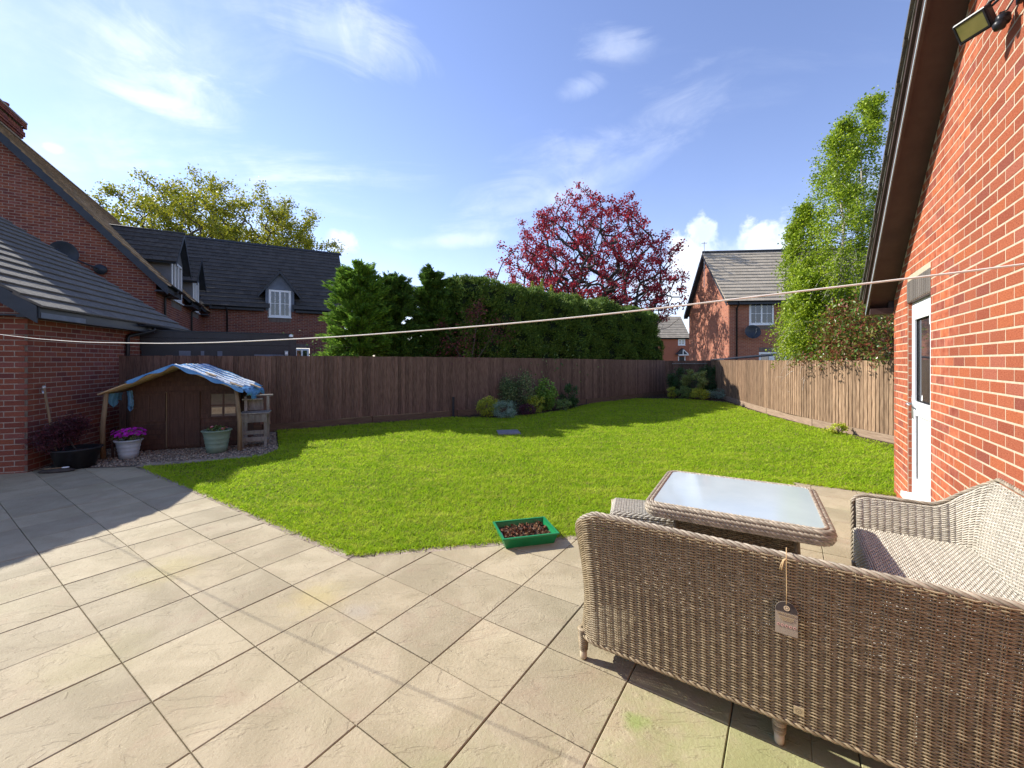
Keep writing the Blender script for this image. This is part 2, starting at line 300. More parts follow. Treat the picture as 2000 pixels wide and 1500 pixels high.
def slabmat():
    m=bpy.data.materials.new('riven_sandstone'); m.use_nodes=True; nt=m.node_tree; n=nt.nodes; l=nt.links; b=n['Principled BSDF']
    b.inputs['Roughness'].default_value=.75; b.inputs['Specular IOR Level'].default_value=.3
    ge=n.new('ShaderNodeNewGeometry'); oi=n.new('ShaderNodeObjectInfo')
    fr=n.new('ShaderNodeMath'); fr.operation='FRACT'; ad=n.new('ShaderNodeMath'); ad.operation='ADD'
    l.new(oi.outputs['Random'],ad.inputs[0]); l.new(ge.outputs['Random Per Island'],ad.inputs[1]); l.new(ad.outputs[0],fr.inputs[0])
    sc=n.new('ShaderNodeMath'); sc.operation='MULTIPLY'; sc.inputs[1].default_value=53; l.new(fr.outputs[0],sc.inputs[0])
    cb=n.new('ShaderNodeCombineXYZ'); l.new(sc.outputs[0],cb.inputs[2])
    va=n.new('ShaderNodeVectorMath'); va.operation='ADD'; l.new(ge.outputs['Position'],va.inputs[0]); l.new(cb.outputs[0],va.inputs[1])
    def noise(vec,s,d,ro=.6,di=0.):
        t=n.new('ShaderNodeTexNoise'); t.inputs['Scale'].default_value=s; t.inputs['Detail'].default_value=d; t.inputs['Roughness'].default_value=ro; t.inputs['Distortion'].default_value=di; l.new(vec,t.inputs[0]); return t.outputs[0]
    def mixc(f,a,c,bt='MIX'):
        x=n.new('ShaderNodeMix'); x.data_type='RGBA'; x.blend_type=bt
        if isinstance(f,float): x.inputs[0].default_value=f
        else: l.new(f,x.inputs[0])
        for s_,v in ((6,a),(7,c)):
            if isinstance(v,tuple): x.inputs[s_].default_value=(*v,1)
            else: l.new(v,x.inputs[s_])
        return x.outputs[2]
    def rng_(v,a,b_,c=0.,d=1.):
        r=n.new('ShaderNodeMapRange'); r.interpolation_type='SMOOTHSTEP'; r.inputs[1].default_value=a; r.inputs[2].default_value=b_; r.inputs[3].default_value=c; r.inputs[4].default_value=d; l.new(v,r.inputs[0]); return r.outputs[0]
    P=va.outputs[0]
    col=mixc(rng_(noise(P,2.2,4,.6,.5),.35,.65),(.315,.270,.172),(.405,.350,.235))
    col=mixc(rng_(noise(P,5,5,.6,.6),.52,.75,0,.5),col,(.345,.262,.178))
    col=mixc(rng_(noise(ge.outputs['Position'],1.3,3),.55,.72,0,.35),col,(.37,.345,.21))
    col=mixc(rng_(noise(P,240,2),.62,.72,0,.55),col,(.56,.51,.42))
    col=mixc(rng_(noise(P,75,3),.60,.70,0,.45),col,(.22,.17,.11))
    col=mixc(rng_(noise(P,32,6,.75),.55,.75,0,.35),col,(.24,.20,.13))
    col=mixc(rng_(noise(ge.outputs['Position'],.9,5,.7),.5,.8,0,.4),col,(.27,.22,.15))
    tint=n.new('ShaderNodeValToRGB'); e=tint.color_ramp.elements; e[0].color=(.90,.88,.86,1); e[1].color=(1.07,1.04,1.0,1); e2=tint.color_ramp.elements.new(.5); e2.color=(1.02,.98,.94,1)
    l.new(fr.outputs[0],tint.inputs[0]); col=mixc(1.,col,tint.outputs[0],'MULTIPLY')
    # algae patches where they lie on this patio (own shape, world position)
    for (ax,ay,r0,amp,c) in ((1.0,1.5,.7,.55,(.26,.31,.10)),(.53,1.80,.07,.5,(.20,.30,.05)),(-.2,1.35,.5,.35,(.25,.26,.10)),(-2.6,3.1,.3,.3,(.42,.36,.12)),(-1.3,2.75,.22,.35,(.48,.38,.12)),(-.95,2.6,.12,.3,(.30,.28,.26)),(-2.2,2.2,.3,.2,(.36,.33,.14))):
        vs=n.new('ShaderNodeVectorMath'); vs.operation='DISTANCE'; l.new(ge.outputs['Position'],vs.inputs[0]); vs.inputs[1].default_value=(ax,ay,0)
        nn=noise(ge.outputs['Position'],9,6,.65); q=n.new('ShaderNodeMath'); q.operation='MULTIPLY_ADD'; l.new(nn,q.inputs[0]); q.inputs[1].default_value=r0*1.6; l.new(vs.outputs['Value'],q.inputs[2])
        col=mixc(rng_(q.outputs[0],r0*.9,r0*2.0,amp,0.),col,c)
    l.new(col,b.inputs['Base Color'])
    # riven relief: terraces from a stretched, distorted noise
    mp=n.new('ShaderNodeMapping'); mp.inputs['Scale'].default_value=(1,2.2,1); mp.inputs['Rotation'].default_value=(0,0,.6); l.new(P,mp.inputs[0])
    rv=noise(mp.outputs[0],2.3,6,.6,1.2); st=n.new('ShaderNodeMath'); st.operation='MULTIPLY'; st.inputs[1].default_value=5; l.new(rv,st.inputs[0])
    pf=n.new('ShaderNodeMath'); pf.operation='FRACT'; l.new(st.outputs[0],pf.inputs[0]); fl=n.new('ShaderNodeMath'); fl.operation='FLOOR'; l.new(st.outputs[0],fl.inputs[0])
    ss=rng_(pf.outputs[0],.0,.22); su=n.new('ShaderNodeMath'); su.operation='ADD'; l.new(fl.outputs[0],su.inputs[0]); l.new(ss,su.inputs[1])
    fn=noise(P,60,8,.7); h=n.new('ShaderNodeMath'); h.operation='MULTIPLY_ADD'; l.new(fn,h.inputs[0]); h.inputs[1].default_value=2.2; l.new(su.outputs[0],h.inputs[2])
    bp=n.new('ShaderNodeBump'); bp.inputs['Strength'].default_value=.7; bp.inputs['Distance'].default_value=.003; l.new(h.outputs[0],bp.inputs['Height']); l.new(bp.outputs[0],b.inputs['Normal'])
    return m
M_slab=slabmat()
def grassmat(name,base=False):
    m=bpy.data.materials.new(name); m.use_nodes=True; nt=m.node_tree; n=nt.nodes; l=nt.links; b=n['Principled BSDF']
    b.inputs['Roughness'].default_value=.7; b.inputs['Specular IOR Level'].default_value=.08
    ge=n.new('ShaderNodeNewGeometry')
    def noise(s,d,st=(1,1,1),rot=0):
        mp=n.new('ShaderNodeMapping'); mp.inputs['Scale'].default_value=st; mp.inputs['Rotation'].default_value=(0,0,rot); l.new(ge.outputs['Position'],mp.inputs[0])
        t=n.new('ShaderNodeTexNoise'); t.inputs['Scale'].default_value=s; t.inputs['Detail'].default_value=d; t.inputs['Roughness'].default_value=.6; l.new(mp.outputs[0],t.inputs[0]); return t.outputs[0]
    def mixc(f,a,c):
        x=n.new('ShaderNodeMix'); x.data_type='RGBA'; l.new(f,x.inputs[0])
        for s_,v in ((6,a),(7,c)):
            if isinstance(v,tuple): x.inputs[s_].default_value=(*v,1)
            else: l.new(v,x.inputs[s_])
        return x.outputs[2]
    def rg(v,a,b_,d=1.):
        r=n.new('ShaderNodeMapRange'); r.inputs[1].default_value=a; r.inputs[2].default_value=b_; r.inputs[4].default_value=d; l.new(v,r.inputs[0]); return r.outputs[0]
    k=.7 if base else 2.15  # turf darker than blades: shade between tufts is put into its colour
    c=lambda r,g,bb:(r*k,g*k,bb*k)
    col=mixc(rg(noise(.9,6),.38,.62),c(.115,.185,.008),c(.195,.255,.013))
    col=mixc(rg(noise(5,6,(1,2.5,1),.5),.46,.70,.85),col,c(.29,.275,.05))
    col=mixc(rg(noise(14,4),.50,.66,.75),col,c(.06,.135,.005))
    col=mixc(rg(noise(34,3),.50,.64,.6),col,c(.05,.115,.006))
    col=mixc(rg(noise(2.2,7,(.5,2.2,1),-.6),.54,.74,.7),col,c(.36,.34,.07))
    if not base:
        col=mixc(rg(ge.outputs['Random Per Island'],.0,1.,.65),col,c(.22,.32,.012))
        r=n.new('ShaderNodeMath'); r.operation='GREATER_THAN'; r.inputs[1].default_value=.93; l.new(ge.outputs['Random Per Island'],r.inputs[0]); col=mixc(r.outputs[0],col,(.30,.27,.10))
    l.new(col,b.inputs['Base Color'])
    if not base:
        tr=n.new('ShaderNodeBsdfTranslucent'); ms=n.new('ShaderNodeMixShader'); ms.inputs[0].default_value=.5; l.new(col,tr.inputs[0]); l.new(b.outputs[0],ms.inputs[1]); l.new(tr.outputs[0],ms.inputs[2]); l.new(ms.outputs[0],n['Material Output'].inputs[0])
    return m
M_grass=grassmat('grass_blade'); M_turf=grassmat('turf',True)
# ------------------------------------------------------------------ geometry of the plan
TH=R(33.72); E2=np.array([math.sin(TH),math.cos(TH)]); E1=np.array([math.cos(TH),-math.sin(TH)])
P0=np.array([-3.141,2.899]); PA=.4456
def UVp(u,v): return P0+PA*(u*E2+v*E1)
def toUV(p): d=np.asarray(p)[:2]-P0; return d.dot(E2)/PA,d.dot(E1)/PA
def clip(poly,nrm,c):
    """keep the side nrm.p<=c of a convex polygon"""
    out=[]; n_=len(poly)
    for i in range(n_):
        a,b=poly[i],poly[(i+1)%n_]; da=np.dot(nrm,a)-c; db=np.dot(nrm,b)-c
        if da<=0: out.append(a)
        if (da<0<db) or (db<0<da): t=da/(da-db); out.append(a+(b-a)*t)
    return out
def area(p):
    p=np.array(p); return .5*abs(np.dot(p[:,0],np.roll(p[:,1],-1))-np.dot(p[:,1],np.roll(p[:,0],-1))) if len(p)>2 else 0
def inside(poly,P):
    x,y=P[:,0],P[:,1]; c=np.zeros(len(P),bool); n_=len(poly)
    for i in range(n_):
        x1,y1=poly[i]; x2,y2=poly[(i+1)%n_]
        if y1==y2: continue
        t=((y1>y)!=(y2>y))&(x<(x2-x1)*(y-y1)/(y2-y1)+x1); c^=t
    return c
def sheet(name,poly,z,m,kind='structure'):
    me=mesh(name,[(x,y,z) for x,y in poly],[tuple(range(len(poly)))],m)
    o=link(name,me); o['kind']=kind
    if me.polygons[0].normal.z<0: me.flip_normals()
    return o
# ---- ground
sheet('ground',[(-400,-200),(400,-200),(400,900),(-400,900)],-.09,M_earth)
L2a=UVp(3,2.95); L2d=np.array([1.,.2]); L2d/=np.linalg.norm(L2d); L2n=np.array([-L2d[1],L2d[0]])
vS=9.65; uS=12.92
FL=[(-7.52,7.92),(-4.83,9.77),(-1.73,11.87),(.5,13.50),(2.85,15.49),(5.1,17.55),(7.34,19.95)]
FB=[(7.34,19.95),(9.45,19.7)]
FR=[(9.45,19.7),(8.55,16.2),(7.88,13.4),(7.42,10.9),(7.26,7.9),(7.3,5.2)]
LW=.10
tip=UVp(3+LW/PA,-8.2)
corner1=L2a+.0*L2d
c1=UVp(3+LW/PA,2.75); 
p2=L2a+L2n*LW
# intersection helper
def inter(p,d,q,e):
    A=np.array([[d[0],-e[0]],[d[1],-e[1]]]); t=np.linalg.solve(A,np.asarray(q)-np.asarray(p)); return np.asarray(p)+t[0]*np.asarray(d)
cA=inter(UVp(3+LW/PA,0),E1,p2,L2d)
vs_=UVp(0,vS-LW/PA); cB=inter(p2,L2d,vs_,E2)
cC=UVp(uS+LW/PA,vS-LW/PA); 
cD=UVp(uS+LW/PA,vS+2.6)
lawn_poly=[tuple(tip),tuple(cA),tuple(cB),tuple(cC),tuple(cD),(7.1,4.6),(7.08,7.9),(7.22,10.9),(7.6,13.2),(8.1,15.6),(7.2,17.0),(5.2,17.3),(4.1,16.3),(2.9,15.25),(1.9,13.5),(.9,12.35),(-.4,11.35),(-1.7,11.55),(-4.7,9.6),(-5.3,9.35),(-4.15,7.38),(-4.10,6.87)]
sheet('garden_soil',[(-8.5,7.),(-5.6,6.2),(-3,4.2),(0,3.4),(7.4,3.4),(7.6,8),(9.6,19.8),(7.3,20.0)],-.026,M_soil)
lawn=sheet('lawn',lawn_poly,0.,M_turf)
# ---- grass blades
def blades():
    out=[]
    bx0,bx1,by0,by1=-6,9,3.2,17.8
    N=1500000
    x=rng.uniform(bx0,bx1,N); y=rng.uniform(by0,by1,N)
    d=np.hypot(x,y); keep=rng.random(N)<np.clip((4.2/d)**1.7,.05,1)
    P=np.stack([x,y],1)[keep]; P=P[inside(lawn_poly,P)]
    # ragged overhang along the patio edge
    E=[]
    for a,b in ((tip,cA),(cA,cB),(cB,cC),(cC,cD)):
        n_=int(np.linalg.norm(b-a)*900); t=rng.random(n_)[:,None]; q=a+(b-a)*t; nr=np.array([(b-a)[1],-(b-a)[0]])/np.linalg.norm(b-a)
        E.append(q+nr*(rng.normal(0,.03,n_)+.012)[:,None])
    P=np.concatenate([P]+E)
    n_=len(P); d=np.hypot(P[:,0],P[:,1])
    tuft=.5+.5*np.sin(P[:,0]*9+3*np.sin(P[:,1]*5))*np.sin(P[:,1]*11+2*np.sin(P[:,0]*7))
    hgt=(.014+.016*rng.random(n_)+.013*tuft)*(1+.02*d); w=.0022*np.clip(d/2.6,1,5.5)*(.8+.6*rng.random(n_))
    a=rng.uniform(0,2*math.pi,n_); lean=rng.uniform(.5,2.0,n_); b=rng.uniform(0,2*math.pi,n_)
    base=np.stack([P[:,0],P[:,1],np.zeros(n_)],1)
    wd=np.stack([np.cos(a),np.sin(a),np.zeros(n_)],1)*w[:,None]
    ln=np.stack([np.cos(b),np.sin(b),np.zeros(n_)],1)*(hgt*lean)[:,None]
    V=np.empty((n_,3,3)); V[:,0]=base-wd; V[:,1]=base+wd; V[:,2]=base+ln+np.array([0,0,1])*hgt[:,None]
    F=np.arange(n_*3).reshape(-1,3)
    o=obj('grass',V.reshape(-1,3),F,M_grass); tag(o,'bright green mown grass blades of the lawn','grass',kind='stuff'); return n_
NB=blades()
# ---- patio
patio=link('patio',mesh('patio',[(-9.5,-3,-.013),(5.2,-3,-.013),(5.2,5.6,-.013),(3.5,5.9,-.013),(-5.0,6.6,-.013),(-9.5,6.0,-.013)],[(0,1,2,3,4,5)],M_joint)); patio['kind']='structure'
WM['patio']=Matrix.Identity(4)
gA=np.array([-7.0,5.98]); gB=np.array([-5.2,6.17]); gd=(gB-gA)/np.linalg.norm(gB-gA); gn=np.array([-gd[1],gd[0]])
J=.0024
def slab_mesh(poly,cx):
    p=[np.array(q)-cx for q in poly]; c=sum(p)/len(p); n_=len(p)
    def inset(d): return [q-(q-c)/np.linalg.norm(q-c)*d for q in p]
    a=inset(.0); b=inset(.005)
    V=[(x,y,-.012) for x,y in a]+[(x,y,-.0028) for x,y in a]+[(x,y,0) for x,y in b]
    F=[tuple(range(2*n_,3*n_))]+[(k+i,k+(i+1)%n_,k+n_+(i+1)%n_,k+n_+i) for k in (0,n_) for i in range(n_)]
    return V,F
full=None; cnt=0
rs=random.Random(3)
for u in range(-9,14):
    for v in range(-13,20):
        jj=lambda:0
        sq=[UVp(u+J/PA,v+J/PA),UVp(u+J/PA,v+1-J/PA),UVp(u+1-J/PA,v+1-J/PA),UVp(u+1-J/PA,v+J/PA)]
        c=UVp(u+.5,v+.5)
        if c[0]<-9 or c[0]>5 or c[1]>6.6 or c[1]<-.9: continue
        # beyond the house walls
        if (c-np.array([4.54,4.92])).dot(E1)>.35: continue
        parts=[sq]
        if u>=3:
            l_=[clip(sq,E1,P0.dot(E1)+vS*PA),]; r_=clip(sq,-E1,-(P0.dot(E1)+vS*PA))
            res=[]
            if len(l_[0])>2: res.append(clip(l_[0],L2n,L2n.dot(L2a)))
            if len(r_)>2: res.append(clip(r_,E2,P0.dot(E2)+uS*PA))
            parts=res
        parts=[clip(p,gn,gn.dot(gA)) if len(p)>2 else p for p in parts]
        for p in parts:
            if len(p)<3 or area(p)<.002: continue
            if c[1]<.9 and abs(c[0])/max(c[1],.05)>2.2 : continue
            cnt+=1
            tilt=Matrix.Translation((c[0],c[1],rs.uniform(-.0022,.0015)))@Matrix.Rotation(rs.uniform(-.004,.004),4,'X')@Matrix.Rotation(rs.uniform(-.004,.004),4,'Y')
            if area(p)>.98*(PA-2*J)**2:
                if full is None: V,F=slab_mesh(p,c); full=mesh('paving_slab',V,F,M_slab)
                link('paving_slab',full,patio,tilt)
            else:
                V,F=slab_mesh(p,c); me=mesh('paving_slab',V,F,M_slab); link('paving_slab',me,patio,tilt)
# brick edging along the lawn
def edging(a,b,step,w,gap=.006,z=-.002,name='edging_block',side=1,endtrim=True):
    a=np.array(a);b=np.array(b); L=np.linalg.norm(b-a); d=(b-a)/L; nr=np.array([-d[1],d[0]])*side; k=int(round(L/step)); st=L/k
    bm=MB(); bm.bbox(-st/2+gap/2,st/2-gap/2,0,w,-.05,0,.004); me=mesh(name,np.concatenate(bm.V),bm.F,M_paver)
    for i in range(k):
        c=a+d*(i+.5)*st; ang=math.atan2(d[1],d[0])
        M=Matrix.Translation((c[0],c[1],z+rs.uniform(-.003,.003)))@Matrix.Rotation(ang+rs.uniform(-.02,.02),4,'Z')
        if side<0: M=M@Matrix.Rotation(math.pi,4,'Z')
        link(name,me,patio,M)
edging(UVp(3,-8.2),UVp(3,2.95),.205,LW-.008)
edging(L2a,cB-L2n*LW+L2d*.1,.205,LW-.008)
edging(UVp(uS,vS-.1),UVp(uS,vS+2.2),.205,LW-.008)
# paver strip by the playhouse
pa=np.array([-5.62,6.17]); pb=np.array([-4.10,6.80])
edging(pa,pb,.105,.205,name='strip_block')
# ------------------------------------------------------------------ gravel bed
grav_poly=[(-6.95,5.98),(-5.75,6.22),(-4.16,7.02),(-4.18,7.4),(-5.25,9.2),(-7.3,7.8)]
o=sheet('gravel_bed',grav_poly,-.012,M_gravb)
def pebbles(name,poly,n_,smin,smax,m,z=0,label=None,cat=None,parent=None):
    bx=np.array(poly); P=np.stack([rng.uniform(bx[:,0].min(),bx[:,0].max(),n_*3),rng.uniform(bx[:,1].min(),bx[:,1].max(),n_*3)],1); P=P[inside(poly,P)][:n_]; n_=len(P)
    t=np.array([(1,0,0),(-1,0,0),(0,1,0),(0,-1,0),(0,0,1),(0,0,-1)],float); F0=np.array([(0,2,4),(2,1,4),(1,3,4),(3,0,4),(2,0,5),(1,2,5),(3,1,5),(0,3,5)])
    s=rng.uniform(smin,smax,(n_,1,1))*rng.uniform(.6,1.2,(n_,1,3)); s[:,:,2]*=.7
    a=rng.uniform(0,6.28,n_); Rm=np.zeros((n_,3,3)); Rm[:,0,0]=np.cos(a);Rm[:,0,1]=-np.sin(a);Rm[:,1,0]=np.sin(a);Rm[:,1,1]=np.cos(a);Rm[:,2,2]=1
    V=np.einsum('nij,nkj->nki',Rm,(t[None]+rng.normal(0,.18,(n_,6,3)))*s); V[:,:,0]+=P[:,None,0];V[:,:,1]+=P[:,None,1];V[:,:,2]+=z+s[:,:,2]*.4
    F=(F0[None]+(np.arange(n_)*6)[:,None,None]).reshape(-1,3)
    o=obj(name,V.reshape(-1,3),F,m,parent); 
    if label: tag(o,label,cat,kind='stuff')
    else: o['kind']='stuff'
    return o
pebbles('gravel',grav_poly,9000,.008,.02,M_grav,-.006,'pale pea gravel around the playhouse and planters','gravel')
# soil lumps along the fences
pebbles('bark_mulch',[(6.2,6.0),(7.15,5.6),(7.12,10.9),(7.05,9.5),(6.9,7.8)],2600,.01,.03,M_chip,-.02,'bark and soil lumps under the right hand fence','soil')
pebbles('soil_crumbs',[(-4.8,9.55),(-1.7,11.45),(-.4,11.2),(.9,12.2),(2.9,15.1),(4.2,16.4),(7.2,17.2),(8.2,15.5),(9.2,19.4),(7.3,19.7),(2.85,15.35),(-1.73,11.75)],5000,.01,.03,M_chip,-.02,'dark crumbs of soil in the shrub border','soil')
o=sheet('planting_bed',[(6.15,6.0),(7.24,5.5),(7.24,9.8),(6.75,7.7)],.006,M_soil)
# ------------------------------------------------------------------ fences
def path_frames(P,step):
    P=np.array(P,float); seg=np.linalg.norm(np.diff(P,axis=0),axis=1); cum=np.concatenate([[0],np.cumsum(seg)]); L=cum[-1]
    # smooth polyline by Catmull-like resample
    n_=int(L/step); s=(np.arange(n_)+.5)*L/n_
    def at(q): return np.array([np.interp(q,cum,P[:,0]),np.interp(q,cum,P[:,1])])
    sm=[]
    for q in s:
        w=[at(min(max(q+o_,0),L)) for o_ in (-.5,-.25,0,.25,.5)]; sm.append(sum(w)/5 if .6<q<L-.6 else at(q))
    return np.array(sm),L/n_
def fence(name,P,top,label,m,mg,side=1,gbh=.15,posts=False,board=True):
    root=empty(name,(P[0][0],P[0][1],0),0,label,'fence')
    C,st=path_frames(P,.1); o=np.array([P[0][0],P[0][1]])
    name_thick=(m is M_fence); bm=MB(); w=.112; x0,x1=-w/2,w/2
    # feather edged board: thick edge one side
    th_=-.024 if name_thick else -.008; V=[(x0,.004,0),(x1,th_,0),(x1,th_+.02,0),(x0,.012,0)]; V=V+[(x,y,1.) for x,y,z in V]
    F=[(0,1,5,4),(1,2,6,5),(2,3,7,6),(3,0,4,7),(4,5,6,7),(3,2,1,0)]
    me=mesh('board',V,F,m)
    T=np.gradient(C,axis=0); r2=random.Random(hash(name)%999 if False else len(name))
    for i in range(len(C)):
        a=math.atan2(T[i][1],T[i][0]); 
        if side<0: a+=math.pi
        q=i/len(C); tz=np.interp(q,[k/(len(top)-1) for k in range(len(top))],top)+r2.uniform(-.006,.006)
        M=Matrix.Translation((C[i][0]-o[0],C[i][1]-o[1],gbh))@Matrix.Rotation(a+r2.uniform(-.03,.03),4,'Z')@Matrix.Rotation(r2.uniform(-.006,.006),4,'Y')@Matrix.Diagonal((r2.uniform(.93,1.05),1,tz-gbh,1))
        link('board',me,root,M)
    # gravel boards and rails between posts
    k=max(1,int(round(len(C)*st/2.4))); idx=np.linspace(0,len(C)-1,k+1).astype(int)
    for j in range(k):
        a_,b_=C[idx[j]]-o,C[idx[j+1]]-o; d=b_-a_; L=np.linalg.norm(d); ang=math.atan2(d[1],d[0]); 
        if side<0: a_,ang=b_,ang+math.pi
        g=MB(); g.box(0.01,L-.01,-.022,.006,-.06,gbh-.004); ob=g.build('gravel_board',mg,root); ob.matrix_basis=Matrix.Translation((a_[0],a_[1],0))@Matrix.Rotation(ang,4,'Z')
        for z in (.35,.95,1.4):
            g=MB(); g.box(0,L,.02,.06,z,z+.07); ob=g.build('rail',m,root); ob.matrix_basis=Matrix.Translation((a_[0],a_[1],0))@Matrix.Rotation(ang,4,'Z')
        g=MB(); g.box(-.05,.05,.065,.165,-.05,top[0]-.05); ob=g.build('post',m,root); ob.matrix_basis=Matrix.Translation((a_[0],a_[1],0))@Matrix.Rotation(ang,4,'Z')
    return root
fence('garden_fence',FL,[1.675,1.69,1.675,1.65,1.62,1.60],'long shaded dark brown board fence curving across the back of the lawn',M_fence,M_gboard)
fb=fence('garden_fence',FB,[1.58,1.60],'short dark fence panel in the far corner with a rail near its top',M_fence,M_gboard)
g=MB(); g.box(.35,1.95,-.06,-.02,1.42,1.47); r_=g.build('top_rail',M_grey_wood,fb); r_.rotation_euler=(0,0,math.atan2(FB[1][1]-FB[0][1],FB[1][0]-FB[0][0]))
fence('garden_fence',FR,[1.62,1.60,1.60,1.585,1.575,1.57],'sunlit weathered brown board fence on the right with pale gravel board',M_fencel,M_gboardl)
# dark stubs against the long fence
for (px,py,h,lab) in ((886,812,.52,'short dark post against the fence left of the shrubs'),(1144,787,.62,'thin dark stake against the fence beyond the shrubs')):
    p=G(px,py); p[1]-=.05; b=MB(); b.box(-.028,.028,-.025,.025,-.05,h); b.box(-.034,.034,-.03,.03,h,h+.02); o=b.build('stub_post',M_post); o.location=(p[0],p[1],0); tag(o,lab,'post')
# ------------------------------------------------------------------ brick wall builder
def nrm3(v): v=np.array(v,float); return v/np.linalg.norm(v)
def brick_unit():
    b=.006; y0=-.006 # unit brick: x -.5..+.5, z -.5...5, outward -y
    V=[(-.5,.03,-.5),(.5,.03,-.5),(.5,.03,.5),(-.5,.03,.5),(-.5,-.0007,-.5),(.5,-.0007,-.5),(.5,-.0007,.5),(-.5,-.0007,.5),
       (-.490,-.0019,-.465),(.490,-.0019,-.465),(.490,-.0019,.465),(-.490,-.0019,.465)]
    F=[(0,1,5,4),(1,2,6,5),(2,3,7,6),(3,0,4,7),(4,5,9,8),(5,6,10,9),(6,7,11,10),(7,4,8,11),(8,9,10,11)]
    return V,F
def brick_wall(parent,o,ax,L,z0,z1,top=None,holes=(),limit=300,course=.0767,pitch=.225,joint=.0125,m=M_brick,mm=M_mortar,xoff=0.,bx=None,out=None,name='brick'):
    """o local origin, ax local unit direction along the wall; outward is ax x z ... -y"""
    ax=nrm3(ax); ny=np.cross([0,0,1],ax) # inward
    r1=random.Random(int(abs(L*100)+abs(z1*10)))
    Ms=[]; n_=int((z1-z0)/course)+1
    for j in range(n_):
        zb=z0+j*course; zt=zb+course-joint; zc=(zb+zt)/2
        x=-pitch*(1 if j%2 else .5)+xoff%pitch-pitch
        while x<L:
            a,b=x+joint/2,x+pitch-joint/2; x+=pitch
            a=max(a,0.); b=min(b,L)
            if b-a<.03: continue
            segs=[(a,b)]
            for (hx0,hx1,hz0,hz1) in holes:
                if zt>hz0+.01 and zb<hz1-.01:
                    ns=[]
                    for s0,s1 in segs:
                        if s1<=hx0 or s0>=hx1: ns.append((s0,s1)); continue
                        if s0<hx0-.03: ns.append((s0,hx0-.001))
                        if s1>hx1+.03: ns.append((hx1+.001,s1))
                    segs=ns
            for s0,s1 in segs:
                if top is not None:
                    # trim so that the upper corners stay below the rake
                    xs=np.linspace(s0,s1,9); ok=[q for q in xs if top(q)>=zt-.01]
                    if len(ok)<2: continue
                    s0,s1=min(ok),max(ok)
                if bx and not(bx[0]<s1 and s0<bx[1]): continue
                if s1-s0<.02: continue
                xc=(s0+s1)/2; M=frame(np.array(o)+ax*xc+np.array([0,0,zc])+ny*r1.uniform(-.0008,.0004),ax*(s1-s0),ny,np.array([0,0,1.])*(zt-zb)); Ms.append(M)
    U=brick_unit(); pieces(parent,name,U,Ms,m,limit)
    # mortar backing as quads around the holes, cut by the rake
    xs=sorted(set([0.,L]+[h for q in holes for h in q[:2]]+([L*k/24 for k in range(25)] if top else [])))
    b=MB()
    for i in range(len(xs)-1):
        a,c=xs[i],xs[i+1]; mid=(a+c)/2; iv=[(z0,None)]
        hs=sorted([h for h in holes if h[0]<=mid<=h[1]],key=lambda h:h[2]); cur=z0; pr=[]
        for h in hs:
            if h[2]>cur: pr.append((cur,h[2],h[2]))
            cur=h[3]
        ta=top(a) if top else z1; tc=top(c) if top else z1
        if min(ta,tc)>cur: pr.append((cur,ta,tc))
        for zb,za,zc_ in pr:
            P=[np.array(o)+ax*a+[0,0,zb],np.array(o)+ax*c+[0,0,zb],np.array(o)+ax*c+[0,0,zc_],np.array(o)+ax*a+[0,0,za]]
            b.extr([p+ny*.0 for p in P],ny*.1)
    b.build('mortar_joints',mm,parent)
def soldier(parent,o,ax,x0,x1,z0,z1,m=M_soldier,mm=M_mortar,pitch=.075,inset=0):
    ax=nrm3(ax); ny=np.cross([0,0,1],ax); n_=max(1,int(round((x1-x0)/pitch))); st=(x1-x0)/n_; Ms=[]
    for i in range(n_):
        xc=x0+(i+.5)*st; Ms.append(frame(np.array(o)+ax*xc+np.array([0,0,(z0+z1)/2])-ny*.002,ax*(st-.011),ny,np.array([0,0,1.])*(z1-z0-.008)))
    pieces(parent,'soldier_brick',brick_unit(),Ms,m,300)
    b=MB(); P=[np.array(o)+ax*x0+[0,0,z0],np.array(o)+ax*x1+[0,0,z0],np.array(o)+ax*x1+[0,0,z1],np.array(o)+ax*x0+[0,0,z1]]; b.extr([p+ny*.001 for p in P],ny*.05); b.build('soldier_mortar',mm,parent)
def obox(b,o,ax,x0,x1,y0,y1,z0,z1):
    """box in the frame of a wall: y positive is outward"""
    ax=nrm3(ax); ny=np.cross([0,0,1],ax); M=frame(np.array(o),ax,-ny,[0,0,1.]); return b.box(x0,x1,y0,y1,z0,z1,M) if True else b
